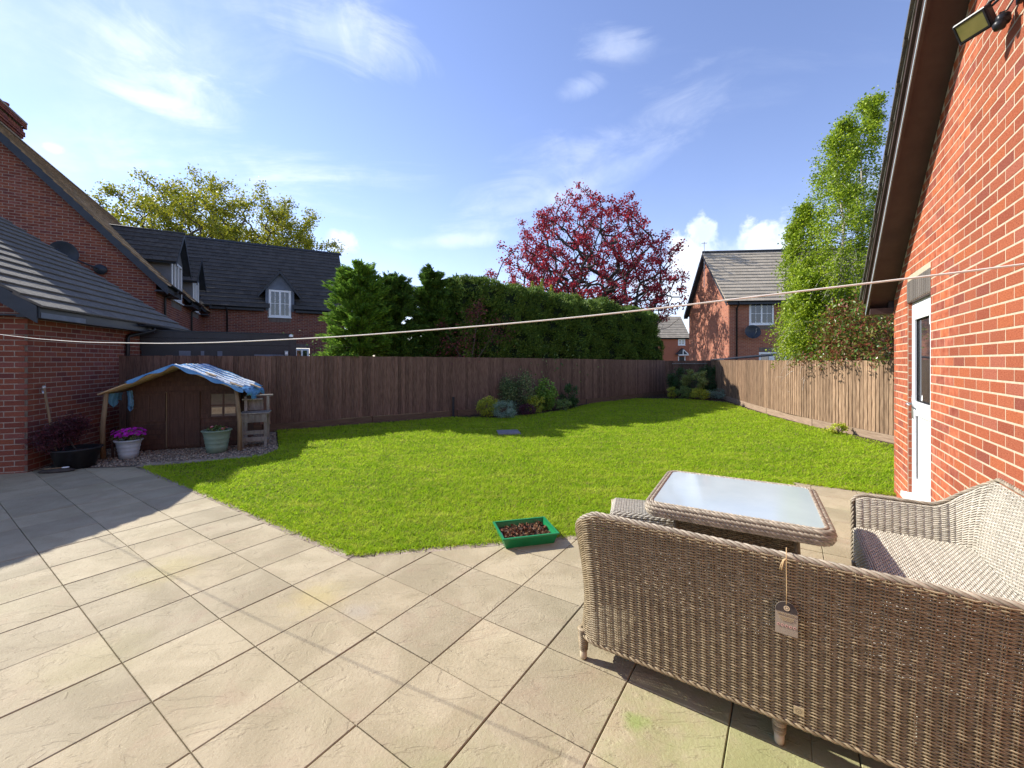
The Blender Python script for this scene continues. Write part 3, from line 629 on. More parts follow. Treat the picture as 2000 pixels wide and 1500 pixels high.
def window(parent,o,ax,x0,x1,z0,z1,lights=2,rows=2,cols=2,pane=None,fw=.055,sill=True,bar=.022,proud=.0,name='window'):
    """frame, casement bars, panes; set flush in the wall"""
    P=pane or M_pane; b=MB(); y0,y1=-.05+proud,-.005+proud
    obox(b,o,ax,x0,x0+fw,y0,y1,z0,z1); obox(b,o,ax,x1-fw,x1,y0,y1,z0,z1); obox(b,o,ax,x0+fw,x1-fw,y0,y1,z0,z0+fw); obox(b,o,ax,x0+fw,x1-fw,y0,y1,z1-fw,z1)
    w=b.build(name,M_white,parent)
    lw=(x1-x0-2*fw)/lights
    for i in range(lights):
        a=x0+fw+i*lw; c=a+lw; cf=fw*.75; q=MB()
        obox(q,o,ax,a+.001,a+cf,y0+.01,y1+.012,z0+fw,z1-fw); obox(q,o,ax,c-cf,c-.001,y0+.01,y1+.012,z0+fw,z1-fw); obox(q,o,ax,a+cf,c-cf,y0+.01,y1+.012,z0+fw,z0+fw+cf); obox(q,o,ax,a+cf,c-cf,y0+.01,y1+.012,z1-fw-cf,z1-fw)
        q.build('casement',M_white,w)
        gx0,gx1,gz0,gz1=a+cf,c-cf,z0+fw+cf,z1-fw-cf
        q=MB(); obox(q,o,ax,gx0,gx1,y0+.012,y0+.022,gz0,gz1); q.build('pane',P,w)
        q=MB(); any_=False
        for k in range(1,cols): xm=gx0+(gx1-gx0)*k/cols; obox(q,o,ax,xm-bar/2,xm+bar/2,y0+.02,y0+.034,gz0,gz1); any_=True
        for k in range(1,rows): zm=gz0+(gz1-gz0)*k/rows; obox(q,o,ax,gx0,gx1,y0+.021,y0+.036,zm-bar/2,zm+bar/2); any_=True
        if any_: q.build('glazing_bar',M_white,w)
    if sill: q=MB(); obox(q,o,ax,x0-.04,x1+.04,-.02+proud,.05+proud,z0-.04,z0-.002); q.build('sill',M_white,w)
    return w
def tiles(parent,o,au,av,W_,L_,m,tw=.30,gauge=.33,th=.022,limit=300,mask=None,name='roof_tile',lap=.07):
    """cover a slope: au along the eave, av up the slope"""
    au=nrm3(au); av=nrm3(av); nn=np.cross(au,av); 
    if nn[2]<0: nn=-nn
    nr=int(math.ceil(L_/gauge)); nc=int(round(W_/tw)); tw=W_/nc; g=L_/nr; Ms=[]
    tl=g+lap; tilt=th/g
    a2=nrm3(av-nn*tilt*1.0); n2=np.cross(au,a2); n2=n2 if n2[2]>0 else -n2
    r1=random.Random(nr*nc)
    for j in range(nr):
        sh=(tw/2 if j%2 else 0)
        for i in range(-1,nc+1):
            x0=i*tw+sh; x1=x0+tw
            x0=max(0,x0); x1=min(W_,x1)
            if x1-x0<.02: continue
            ln=min(tl,L_-j*g); p=np.array(o)+au*(x0+x1)/2+av*(j*g)+nn*(th+r1.uniform(0,.003))
            if mask and not mask((x0+x1)/2,j*g+g/2): continue
            Ms.append(frame(p,au*(x1-x0-.004),a2*ln,n2*th))
    b=.04
    V=[(-.5,0,-.5),(.5,0,-.5),(.5,1,-.5),(-.5,1,-.5),(-.5,0,.35),(.5,0,.35),(.5,1,.5),(-.5,1,.5),(-.5,.02,.5),(.5,.02,.5)]
    F=[(0,3,2,1),(0,1,5,4),(4,5,9,8),(8,9,6,7),(1,2,6,9,5),(3,0,4,8,7)]
    # keep handedness
    if np.dot(np.cross(au,a2),n2)<0: F=[tuple(reversed(f)) for f in F]
    pieces(parent,name,(V,F),Ms,m,limit)
def slope(b,o,au,av,W_,L_,th=.10):
    au=nrm3(au); av=nrm3(av); nn=np.cross(au,av); nn=nn if nn[2]>0 else -nn; o=np.array(o)-nn*.012
    P=[o,o+au*W_,o+au*W_+av*L_,o+av*L_]; b.extr(P,-nn*th)
# ------------------------------------------------------------------ right hand building (near, sunlit gable)
C0=(4.54,4.92,0.)
rb=empty('brick_house',C0,math.atan2(-E2[1],-E2[0]),'sunlit red brick gable wall with white half glazed door on the right','house')
PT=.715; ZW=2.30; RX=4.3
def rtop(s): return ZW+ (s if s<RX else 2*RX-s)*PT
DX0,DX1,DZ0,DZ1=.665,1.525,.20,2.185
brick_wall(rb,(0,0,0),(1,0,0),2*RX,-.08,ZW+RX*PT,top=rtop,holes=[(DX0,DX1,-.2 if False else DZ0-.06,DZ1+.215)],m=M_brick,mm=M_mortar,course=.0768,xoff=.11)
soldier(rb,(0,0,0),(1,0,0),DX0-.02,DX1+.0,DZ1,DZ1+.215)
# corner return wall (faces the lawn side)
brick_wall(rb,(0,5,0),(0,-1,0),5,-.08,ZW,limit=0,m=M_brick,mm=M_mortar,course=.0768)
# door reveals (each brick deep)
b=MB(); b.box(DX0-.0,DX0+.0015,.008,.11,DZ0,DZ1); b.box(DX1-.0015,DX1,.008,.11,DZ0,DZ1); b.build('door_reveal',M_mortar,rb)
Ms=[]
for j in range(int((DZ1-DZ0)/.0768)+1):
    zc=DZ0-.005+j*.0768+.033
    if zc>DZ1-.02: break
    Ms.append(frame((DX0+.0035,.056,zc),(0,.098,0),(-1.,0,0),(0,0,.0668)))
    Ms.append(frame((DX1-.0035,.056,zc),(0,-.098,0),(1.,0,0),(0,0,.0668)))
pieces(rb,'reveal_brick',brick_unit(),Ms,M_brick,80)
b=MB(); b.box(DX0,DX1,.0,.11,DZ1-.012,DZ1-.001); b.build('lintel_plate',M_soffit,rb)
b=MB(); b.box(DX0-.03,DX1+.03,-.05,.12,DZ0-.06,DZ0-.012); b.build('door_sill',M_white,rb)
# door
dr=MB(); f=.065
dr.box(DX0+.004,DX0+f,.085,.15,DZ0-.01,DZ1-.014); dr.box(DX1-f,DX1-.004,.085,.15,DZ0-.01,DZ1-.014); dr.box(DX0+f,DX1-f,.085,.15,DZ1-f-.01,DZ1-.014); dr.box(DX0+f,DX1-f,.085,.15,DZ0-.01,DZ0+.03)
dr.build('door_frame',M_white,rb).location.y=-.052
lf=MB(); a0,a1=DX0+f+.004,DX1-f-.004; s_=.085; zmid0,zmid1=1.02,1.16
lf.box(a0,a0+s_,.078,.14,DZ0+.034,DZ1-f-.014); lf.box(a1-s_,a1,.078,.14,DZ0+.034,DZ1-f-.014); lf.box(a0+s_,a1-s_,.078,.14,DZ0+.034,DZ0+.17); lf.box(a0+s_,a1-s_,.078,.14,DZ1-f-.13,DZ1-f-.014); lf.box(a0+s_,a1-s_,.078,.14,zmid0,zmid1)
door=lf.build('door',M_door,rb); door.location.y=-.052
b=MB(); b.box(a0+s_,a1-s_,.10,.12,DZ0+.17,zmid0); b.build('door_panel',M_door,door)
b=MB(); 
for (q0,q1,z0,z1) in ((a0+s_,a0+s_+.008,DZ0+.17,zmid0),(a1-s_-.008,a1-s_,DZ0+.17,zmid0),(a0+s_,a1-s_,zmid0-.008,zmid0),(a0+s_,a0+s_+.01,zmid1,DZ1-f-.13),(a1-s_-.01,a1-s_,zmid1,DZ1-f-.13),(a0+s_,a1-s_,zmid1,zmid1+.01),(a0+s_,a1-s_,DZ1-f-.14,DZ1-f-.13)): b.box(q0,q1,.092,.099,z0,z1)
b.build('glazing_seal',M_rubber,door)
b=MB(); b.box(a0+s_,a1-s_,.103,.117,zmid1,DZ1-f-.13); b.build('pane',M_doorgl,door)
b=MB(); b.box(a0+.02,a0+.055,.066,.078,.98,1.22); b.tube([(a0+.037,.07,1.13),(a0+.037,.03,1.13),(a0+.06,.022,1.13),(a0+.16,.02,1.125)],[.010,.010,.009,.008],10); b.build('door_handle',M_steel,door,True)
for z in (.40,1.12,1.95):
    b=MB(); b.box(DX1-f-.018,DX1-f+.012,.058,.084,z-.05,z+.05); b.build('hinge',M_white,door)
# gable roof: verge with soffit, barge board and tile edge
o_=.215; pend=.16
ang=math.atan(PT); cu,su=math.cos(ang),math.sin(ang)
def rake(xa,xb,za,zb_,y0,y1,name,m,flip=False):
    """board following the rake between s=xa and xb, za..zb above the wall line"""
    f0=lambda s,d: (ZW+s*PT+d)
    V=[];
    b=MB(); P=[(xa,y0,f0(xa,za)),(xb,y0,f0(xb,za)),(xb,y0,f0(xb,zb_)),(xa,y0,f0(xa,zb_))]
    b.extr(P,(0,y1-y0,0)); return b.build(name,m,rb)
rake(-pend,RX,-.0,.03,-o_,-.009,'soffit',M_soffit)
rake(-pend,RX,-.045,.13,-o_-.022,-o_-.001,'barge_board',M_soffit)
rake(-pend,RX,-.05,-.022,-o_-.030,-o_-.0225,'board_trim',M_edge)
rake(-pend-.02,RX,.115,.165,-o_-.045,-o_+.0,'verge_trim',M_soffit)
rake(-pend-.03,RX,.168,.20,-o_-.055,.02,'verge_tile_edge',M_tileg)
b=MB(); b.box(-pend,-.002,-o_,.0-.009,ZW-pend*PT-.05,ZW-pend*PT+.02); b.build('soffit_end',M_soffit,rb)
# roof slopes behind
b=MB(); slope(b,(-pend-.05,-o_,ZW+(-pend-.05)*PT+.19),(0,1,0),(cu,0,su),5.3,(RX+pend+.05)/cu,.14); b.build('roof_deck',M_soffit,rb)
tiles(rb,(-pend-.08,-o_-.08,ZW+(-pend-.08)*PT+.20),(0,1,0),(cu,0,su),5.3,(RX+pend+.08)/cu,M_tileg,limit=120)
b=MB(); slope(b,(2*RX+.2,-o_,ZW-.2*PT+.19),(0,1,0),(-cu,0,su),5.3,(RX+.2)/cu,.14); b.build('roof_deck',M_tileg,rb)
b=MB(); b.box(-.07,-.005,-.05,5,ZW-.14,ZW-.02); b.build('gutter',M_black,rb)
# floodlight on the wall
fl=empty('floodlight',(0,0,0),0,'black floodlight with sensor on a bracket high on the brick wall','light')
fwall=np.array([C0[0],C0[1]])-E2*3.14; WN=np.array([-E1[0],-E1[1]])
fl.location=(fwall[0],fwall[1],3.53); fl.rotation_euler=rb.rotation_euler
b=MB(); b.tube([(.16,-.03,.03),(.12,-.05,.05),(.04,-.10,.03)],.007,8); b.box(.12,.2,-.03,-.008,-.05,.07); b.build('bracket',M_black,fl,True)
Mh=Matrix.Translation((-.0,-.15,-.02))@Matrix.Rotation(R(42),4,'Z')@Matrix.Rotation(R(30),4,'X')@Matrix.Diagonal((.8,.8,.8,1))
b=MB(); b.bbox(-.10,.10,-.03,.03,-.075,.075,.008); b.box(-.075,.075,.03,.055,-.05,.05)
for k in range(7): b.box(-.07+k*.021,-.064+k*.021,.055,.075,-.045,.045)
hd=b.build('lamp_head',M_black,fl); hd.matrix_basis=Mh
b=MB(); b.box(-.078,.078,-.036,-.031,-.055,.055); q=b.build('lens',M_lens,hd)
b=MB(); b.box(-.088,.088,-.040,-.030,.057,.066); b.box(-.088,.088,-.040,-.030,-.066,-.057); b.box(-.09,-.08,-.040,-.030,-.057,.057); b.box(.08,.09,-.040,-.030,-.057,.057); b.build('lens_rim',M_black,hd)
b=MB(); b.tube([(.10,-.06,.05),(.05,-.10,.06),(.02,-.12,.03)],.010,8); b.tube([(.16,-.03,0),(.12,-.06,-.06),(.06,-.07,-.03)],.004,6); b.build('yoke',M_black,fl,True)
b=MB(); b.bbox(.05,.10,-.09,-.035,-.10,-.05,.01); b.lathe([(.001,-.03),(.022,-.026),(.03,0),(.026,.01)],16,(.075,-.075,-.10)); b.build('motion_sensor',M_black,fl,True)
# ------------------------------------------------------------------ left garage
GA=math.atan2(.948,-.317)
gar=empty('brick_garage',(-6.82,5.83,0),GA,'low dark red brick garage at the left edge with tiled roof','garage')
GL=4.35; GZ=2.36; GP=.70; GD=7.0
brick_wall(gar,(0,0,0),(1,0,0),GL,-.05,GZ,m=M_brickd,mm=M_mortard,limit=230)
def gtop(s): return GZ+ (GD-s if s>GD/2 else s)*GP
brick_wall(gar,(0,GD,0),(0,-1,0),GD,-.05,GZ+GD/2*GP,top=gtop,m=M_brickd,mm=M_mortard,limit=70,name='front_brick')
b=MB(); b.box(GL-.1,GL,.11,GD,-.05,GZ); b.build('rear_wall',M_brickd,gar)
ga=math.atan(GP); gcu,gsu=math.cos(ga),math.sin(ga)
ov=.24; ve=.22
b=MB(); slope(b,(-ve,-ov,GZ-ov*GP+.13),(1,0,0),(0,gcu,gsu),GL+2*ve,(GD/2+ov)/gcu,.09); slope(b,(-ve,GD+ov,GZ-ov*GP+.13),(1,0,0),(0,-gcu,gsu),GL+2*ve,(GD/2+ov)/gcu,.09); b.build('roof_deck',M_barge,gar)
tiles(gar,(-ve-.03,-ov-.05,GZ-(ov+.05)*GP+.135),(1,0,0),(0,gcu,gsu),GL+2*ve+.06,(GD/2+ov+.05)/gcu,M_tileg,tw=.3,gauge=.30,limit=230,th=.03)
for sgn,y0 in ((1,-ov),(-1,GD+ov)):
    b=MB()
    P=[(-ve-.022,y0,GZ-ov*GP-.10),(-ve-.022,GD/2,GZ+GD/2*GP-.10),(-ve-.022,GD/2,GZ+GD/2*GP+.13),(-ve-.022,y0,GZ-ov*GP+.13)]; b.extr(P,(.02,0,0)); b.build('barge_board',M_barge,gar); b=MB()
    P=[(GL+ve,y0,GZ-ov*GP-.06),(GL+ve,GD/2,GZ+GD/2*GP-.06),(GL+ve,GD/2,GZ+GD/2*GP+.13),(GL+ve,y0,GZ-ov*GP+.13)]; b.extr(P,(.02,0,0)); b.build('barge_board',M_barge,gar)
b=MB(); b.box(-ve,GL+ve,-ov,-.01,GZ-.19,GZ-.17); b.box(-ve,0-.01,-ov,.5,GZ-.169,GZ-.15); b.build('soffit',M_barge,gar)
b=MB(); b.box(-ve,GL+ve,-ov-.02,-ov-.001,GZ-.20,GZ-.04); b.build('fascia',M_barge,gar)
b=MB(); b.box(-ve+.02,-ve+.95,-ov-.026,-ov-.021,GZ-.195,GZ-.12); b.build('worn_fascia_strip',M_lead,gar)
def gutter(parent,p0,p1,r=.055,name='gutter'):
    b=MB(); p0=np.array(p0);p1=np.array(p1); d=nrm3(p1-p0); s=np.cross(d,[0,0,1]); n_=9; V=[]
    for p in (p0,p1):
        for k in range(n_): a=math.pi+math.pi*k/(n_-1); V.append(p+s*math.cos(a)*r+np.array([0,0,1])*math.sin(a)*r)
        for k in range(n_-1,-1,-1): a=math.pi+math.pi*k/(n_-1); V.append(p+s*math.cos(a)*(r-.006)+np.array([0,0,1])*math.sin(a)*(r-.006))
    m_=2*n_; F=[(i,(i+1)%m_,m_+(i+1)%m_,m_+i) for i in range(m_)]+[tuple(range(m_-1,-1,-1)),tuple(range(m_,2*m_))]
    b.add(V,F); return b.build(name,M_black,parent,True)
gutter(gar,(2.3,-ov-.08,GZ-.06),(GL+ve,-ov-.08,GZ-.06))
def pipe(parent,pts,r=.033,name='downpipe'):
    b=MB(); b.tube(pts,r,10); return b.build(name,M_black,parent,True)
pipe(gar,[(2.75,-ov-.08,GZ-.10),(2.75,-ov-.08,GZ-.17),(2.42,-.06,GZ-.30),(2.4,-.05,GZ-.36),(2.4,-.05,.02)])
# ------------------------------------------------------------------ left house
HA=math.atan2(.478,.878)
hs=empty('brick_house',(-10.57,12.3,0),HA,'large dark red brick house with steep dark roofs, chimney and dormers on the left','house')
HE=3.98; HP=1.09; HR=4.2 # eave, pitch, ridge offset
hcu=math.cos(math.atan(HP)); hsu=math.sin(math.atan(HP))
def htop(s): x=s-2*HR; return HE+(-x if x>-HR else 2*HR+x)*HP
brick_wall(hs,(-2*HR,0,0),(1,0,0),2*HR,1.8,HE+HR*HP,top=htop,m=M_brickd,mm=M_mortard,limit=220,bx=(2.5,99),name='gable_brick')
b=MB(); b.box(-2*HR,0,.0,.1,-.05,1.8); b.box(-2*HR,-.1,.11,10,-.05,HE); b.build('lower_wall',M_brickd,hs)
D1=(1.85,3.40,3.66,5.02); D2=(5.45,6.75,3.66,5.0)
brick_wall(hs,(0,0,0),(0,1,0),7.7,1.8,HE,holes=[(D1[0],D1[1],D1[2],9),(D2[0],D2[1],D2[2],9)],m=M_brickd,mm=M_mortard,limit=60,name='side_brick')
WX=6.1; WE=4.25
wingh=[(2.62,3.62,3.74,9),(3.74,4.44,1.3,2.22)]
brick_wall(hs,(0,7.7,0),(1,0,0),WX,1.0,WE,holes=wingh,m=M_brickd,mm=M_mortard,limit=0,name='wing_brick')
b=MB(); b.box(WX-.1,WX,7.81,15.6,-.05,WE); b.extr([(WX-.1,7.8,WE),(WX-.1,15.6,WE),(WX-.1,11.7,WE+3.7)],(.1,0,0)); b.box(0,WX,7.7,7.8,-.05,1.0); b.build('wing_end_wall',M_brickd,hs)
# main roof
b=MB()
for (ya,yb,v0) in ((-.22,D1[0]-.14,0),(D1[0]-.14,D1[1]+.14,.75),(D1[1]+.14,D2[0]-.14,0),(D2[0]-.14,D2[1]+.14,.75),(D2[1]+.14,12.3,0)):
    slope(b,(.30-hcu*v0,ya,HE-.3*HP+.16+hsu*v0),(0,1,0),(-hcu,0,hsu),yb-ya,(HR+.3)/hcu-v0,.1)
slope(b,(-2*HR-.3,-.22,HE-.3*HP+.16),(0,1,0),(hcu,0,hsu),12.5,(HR+.3)/hcu,.1); b.build('roof_deck',M_barge,hs)
def mmask(x,y_):
    # x along the eave from -.25; y_ up slope
    yy=x-.25; s=y_
    for d in (D1,D2):
        if d[0]-.05<yy<d[1]+.05 and s<1.7: return False
    return True
tiles(hs,(.33,-.25,HE-.33*HP+.165),(0,1,0),(-hcu,0,hsu),12.4,(HR+.33)/hcu,M_tilem,tw=.28,gauge=.30,limit=150,mask=mmask)
b=MB()
for z_,t_ in ((0,0),):
    P=[(.32,-.245,HE-.32*HP-.10),(.32,-.245,HE-.32*HP+.16),(-HR,-.245,HE+HR*HP+.16),(-HR,-.245,HE+HR*HP-.10)]; b.extr(P,(0,.022,0)); b.build('barge_board',M_barge,hs); b=MB()
    P=[(-2*HR-.32,-.245,HE-.32*HP-.10),(-HR,-.245,HE+HR*HP-.10),(-HR,-.245,HE+HR*HP+.16),(-2*HR-.32,-.245,HE-.32*HP+.16)]; b.extr(P,(0,.022,0))
b.build('barge_board',M_barge,hs)
b=MB(); P=[(.30,-.22,HE-.3*HP-.06),(.30,-.22,HE-.3*HP-.04),(-HR,-.22,HE+HR*HP-.04),(-HR,-.22,HE+HR*HP-.06)]; b.extr(P,(0,.21,0)); b.build('verge_soffit',M_barge,hs)
b=MB(); b.box(.01,.30,-.22,D1[0]-.15,HE-.36,HE-.32); b.box(.28,.30,-.22,D1[0]-.15,HE-.31,HE-.12); b.box(.01,.30,D1[1]+.15,D2[0]-.15,HE-.36,HE-.32); b.box(.28,.30,D1[1]+.15,D2[0]-.15,HE-.31,HE-.12); b.box(.01,.30,D2[1]+.1,7.6,HE-.36,HE-.32); b.build('eaves_soffit',M_barge,hs)
gutter(hs,(.36,-.2,HE-.15),(.36,D1[0]-.12,HE-.15)); gutter(hs,(.36,D1[1]+.12,HE-.15),(.36,D2[0]-.12,HE-.15))
pipe(hs,[(.36,.75,HE-.2),(.36,.75,HE-.28),(.07,.75,HE-.42),(.06,.75,HE-.5),(.06,.75,.5)]); pipe(hs,[(.36,4.9,HE-.2),(.36,4.9,HE-.28),(.07,4.9,HE-.42),(.06,4.9,HE-.5),(.06,4.9,.5)])
# ridge tiles of the main roof
Ms=[frame((-HR,-.2+.31*i,HE+HR*HP+.20),(.12,0,0),(0,.30,0),(0,0,.10)) for i in range(40)]
pieces(hs,'ridge_tile',([(-1,0,-1),(0,0,.5),(1,0,-1),(-1,1,-1),(0,1,.5),(1,1,-1)],[(0,1,4,3),(1,2,5,4),(0,2,1),(3,4,5)]),Ms,M_tilem,60)
# chimney
b=MB(); CX0,CX1,CY0,CY1=-5.15,-4.22,2.35,3.75
b.build if False else None
cz=HE+HR*HP-1.45
ch=MB(); ch.box(CX0,CX1,CY0,CY1,cz,cz+2.35); chs=ch.build('chimney',M_mortard,hs); WM['chimney_tmp']=WM[hs.name]
def wrap_bricks(x0,x1,y0,y1,z0,z1,course=.0767):
    Ms=[]
    for j in range(int((z1-z0)/course)):
        zc=z0+j*course+.033
        for (o,ax,L) in (((x0,y0,0),(1,0,0),x1-x0),((x1,y0,0),(0,1,0),y1-y0),((x1,y1,0),(-1,0,0),x1-x0)):
            x=-.225 if j%2 else -.1125
            while x<L:
                a,c=max(0,x+.005),min(L,x+.22); x+=.225
                if c-a<.03: continue
                ax_=np.array(ax,float); ny=np.cross([0,0,1],ax_); Ms.append(frame(np.array(o,float)+ax_*(a+c)/2+np.array([0,0,zc]),ax_*(c-a),ny,np.array([0,0,.0667])))
    return Ms
Ms=wrap_bricks(CX0,CX1,CY0,CY1,cz,cz+1.75)
for k,(e,z) in enumerate(((.03,1.75),(.06,1.83),(.06,1.91),(.03,1.99),(.09,2.10),(.09,2.18))):
    Ms+=wrap_bricks(CX0-e,CX1+e,CY0-e,CY1+e,cz+z,cz+z+.077)
WMc=Matrix(WM[hs.name]); WM[chs.name]=WMc
pieces(chs,'chimney_brick',brick_unit(),Ms,M_brickd,60)
b=MB(); b.box(CX0-.10,CX1+.10,CY0-.10,CY1+.10,cz+2.26,cz+2.32); b.build('chimney_cap',M_mortard,chs)
for y in (CY0+.35,CY1-.35):
    b=MB(); b.lathe([(.15,0),(.14,.02),(.12,.1),(.11,.28),(.13,.30),(.13,.34),(.10,.34),(.09,.1)],20,(CX1-.27,y,cz+2.32)); b.build('chimney_pot',M_brickd,chs,True)
# satellite dish on the gable
def dish(parent,o,rot,s=1.,loc=None,m=M_barge):
    p=[(0.001,.0),(.12,.012),(.22,.04),(.30,.075),(.305,.085),(.30,.085),(.22,.05),(.12,.022),(.001,.012)]
    b=MB(); b.lathe(p,24); d_=b.build('dish',m,parent,True); d_.matrix_basis=Matrix.Translation(loc)@rot@Matrix.Diagonal((s,s*.9,s,1))
    b=MB(); b.tube([(0,-.3,.02),(0,-.2,.25),(0,-.02,.40)],.012,8); b.tube([(0,-.02,.36),(0,.03,.43)],.03,8); e=b.build('receiver_arm',m,parent,True); e.matrix_basis=d_.matrix_basis.copy(); return d_
sd_=empty('satellite_dish',(-10.57-1.55*.878+.0,12.3-1.55*.478,0),HA,'dark satellite dish mounted on the shaded gable of the left house','satellite dish')
dish(sd_,None,Matrix.Rotation(R(70),4,'Y')@Matrix.Rotation(R(90),4,'X'),1.1,Vector((-.25,-.42,4.42)))
b=MB(); b.tube([(.35,0,4.15),(.2,-.25,4.2),(-.2,-.38,4.38)],.022,8); b.tube([(.35,-.04,4.15),(.35,-.10,4.15)],.14,16); b.tube([(-.15,-.36,4.38),(-.9,-.12,4.25)],.012,6); b.build('wall_arm',M_barge,sd_,True)
# dormers
def dormer(parent,o,ax,x0,x1,z0,z1,apex,back,lights,rows,cols,name='dormer',hang=.30,mt=M_tile,wpane=None,cheek=M_render):
    """window at a wall plane with its own little gable; ax along the wall, inward is -outward"""
    ax=nrm3(ax); ny=np.cross([0,0,1],ax); o=np.array(o,float); D=empty_part(parent,name)
    window(D,o,ax,x0,x1,z0,z1,lights,rows,cols,pane=wpane,proud=.02)
    xm=(x0+x1)/2; hw=(x1-x0)/2+.14
    # cheeks and gable panel
    b=MB()
    zc=z1+.0
    P=[(xm-hw,zc+.0),(xm+hw,zc+.0),(xm,apex-.12)]
    b.extr([o+ax*p[0]-ny*.015+np.array([0,0,p[1]+.012]) for p in P],ny*.05); b.build('gable_panel',cheek,D)
    b=MB(); obox(b,o,ax,xm-hw,x0-.004,-back*.6,.012,z0+.30,zc); obox(b,o,ax,x1+.004,xm+hw,-back*.6,.012,z0+.30,zc); b.build('cheek',cheek,D)
    b=MB(); rise=(apex-.10-zc)/hw
    for sg in (-1,1):
        av=nrm3(-sg*ax*1.0+np.array([0,0,rise])); e=o+ax*(xm+sg*(hw+hang))-ny*.20+np.array([0,0,zc-hang*rise+.10]); Ls=(hw+hang)*math.sqrt(1+rise*rise)
        slope(b,e,ny,av,back+.2,Ls,.05)
    b.build('dormer_deck',M_barge,D)
    for sg in (-1,1):
        av=nrm3(-sg*ax*1.0+np.array([0,0,rise])); e=o+ax*(xm+sg*(hw+hang))-ny*.22+np.array([0,0,zc-hang*rise+.115]); Ls=(hw+hang)*math.sqrt(1+rise*rise)
        tiles_sub(D,e,ny,av,back+.2,Ls,mt)
    b=MB()
    for sg in (-1,1):
        a_=o-ny*.225; zz0=zc-hang*rise; P=[(xm+sg*(hw+hang),zz0-.03),(xm,apex-.02-.11),(xm,apex+.02),(xm+sg*(hw+hang),zz0+.11)]
        b.extr([a_+ax*p[0]+np.array([0,0,p[1]]) for p in P],ny*.022)
    b.build('dormer_barge',M_barge,D)
    b=MB(); P0_=o-ny*.24+ax*xm+np.array([0,0,apex+.03]); P1_=o+ny*(back)+ax*xm+np.array([0,0,apex+.03]); b.tube([P0_,P1_],.045,8); b.build('dormer_ridge',M_ridge,D,True)
    return D
def empty_part(parent,name):
    o=bpy.data.objects.new(name,None); COL.objects.link(o); o.parent=parent; o.empty_display_size=.1; WM[o.name]=WM[parent.name]; return o
def tiles_sub(D,o,au,av,W_,L_,m):
    tiles(D,o,au,av,W_,L_,m,tw=.30,gauge=.28,limit=0,name='dormer_tile')
dormer(hs,(0,0,0),(0,1,0),*D1,6.05,2.0,3,1,1)
dormer(hs,(0,0,0),(0,1,0),*D2,5.95,2.0,3,1,1)
for d in (D1,D2):
    soldier(hs,(0,0,0),(0,1,0),d[0],d[1],d[2]-.26,d[2]-.045,mm=M_mortard)
# wing roof
wp=3.75/4.0; wcu=math.cos(math.atan(wp)); wsu=math.sin(math.atan(wp))
b=MB()
for (xa,xb,v0) in ((-2.5,2.5,0),(2.5,3.74,.62),(3.74,WX+.1,0)):
    slope(b,(xa,7.7-.25+wcu*v0,WE-.25*wp+.14+wsu*v0),(1,0,0),(0,wcu,wsu),xb-xa,4.25/wcu-v0,.1)
slope(b,(-2.5,15.7+.25,WE-.25*wp+.14),(1,0,0),(0,-wcu,wsu),WX+2.6,4.25/wcu,.1); b.build('wing_roof_deck',M_barge,hs)
def wmask(x,y_):
    xx=x-2.5
    if xx<-0.15-y_*wcu*.0 and xx< .2 - y_*.55: return False
    return not(2.55<xx<3.7 and y_<1.6)
tiles(hs,(-2.5,7.7-.28,WE-.28*wp+.145),(1,0,0),(0,wcu,wsu),WX+2.65,4.28/wcu,M_tile,tw=.33,gauge=.345,limit=260,mask=wmask,name='wing_tile',th=.03)
Ms=[frame((-1.9+.36*i,11.7,WE+4*wp+.19),(0,.13,0),(.35,0,0),(0,0,.09)) for i in range(23)]
pieces(hs,'wing_ridge_tile',([(-1,0,-1),(0,0,.5),(1,0,-1),(-1,1,-1),(0,1,.5),(1,1,-1)],[(0,3,4,1),(1,4,5,2),(0,1,2),(3,5,4)]),Ms,M_ridge,60)
b=MB(); b.box(.3,2.45,7.42,7.44,WE-.26,WE-.06); b.box(3.8,WX+.1,7.42,7.44,WE-.26,WE-.06); b.box(.3,2.45,7.44,7.69,WE-.26,WE-.24); b.box(3.8,WX+.1,7.44,7.69,WE-.26,WE-.24); b.build('fascia',M_barge,hs)
gutter(hs,(.4,7.37,WE-.1),(2.5,7.37,WE-.1)); gutter(hs,(3.78,7.37,WE-.1),(WX+.1,7.37,WE-.1))
pipe(hs,[(.95,7.37,WE-.15),(.95,7.37,WE-.22),(.95,7.65,WE-.42),(.95,7.65,.5)])
dormer(hs,(0,7.7,0),(1,0,0),2.64,3.60,3.74,5.08,6.0,1.6,2,2,2,cheek=M_lead)
soldier(hs,(0,7.7,0),(1,0,0),2.64,3.60,3.49,3.70,mm=M_mortard)
window(hs,(0,7.7,0),(1,0,0),3.76,4.42,1.4,2.2,2,1,1,sill=False); soldier(hs,(0,7.7,0),(1,0,0),3.74,4.44,2.225,2.43,mm=M_mortard)
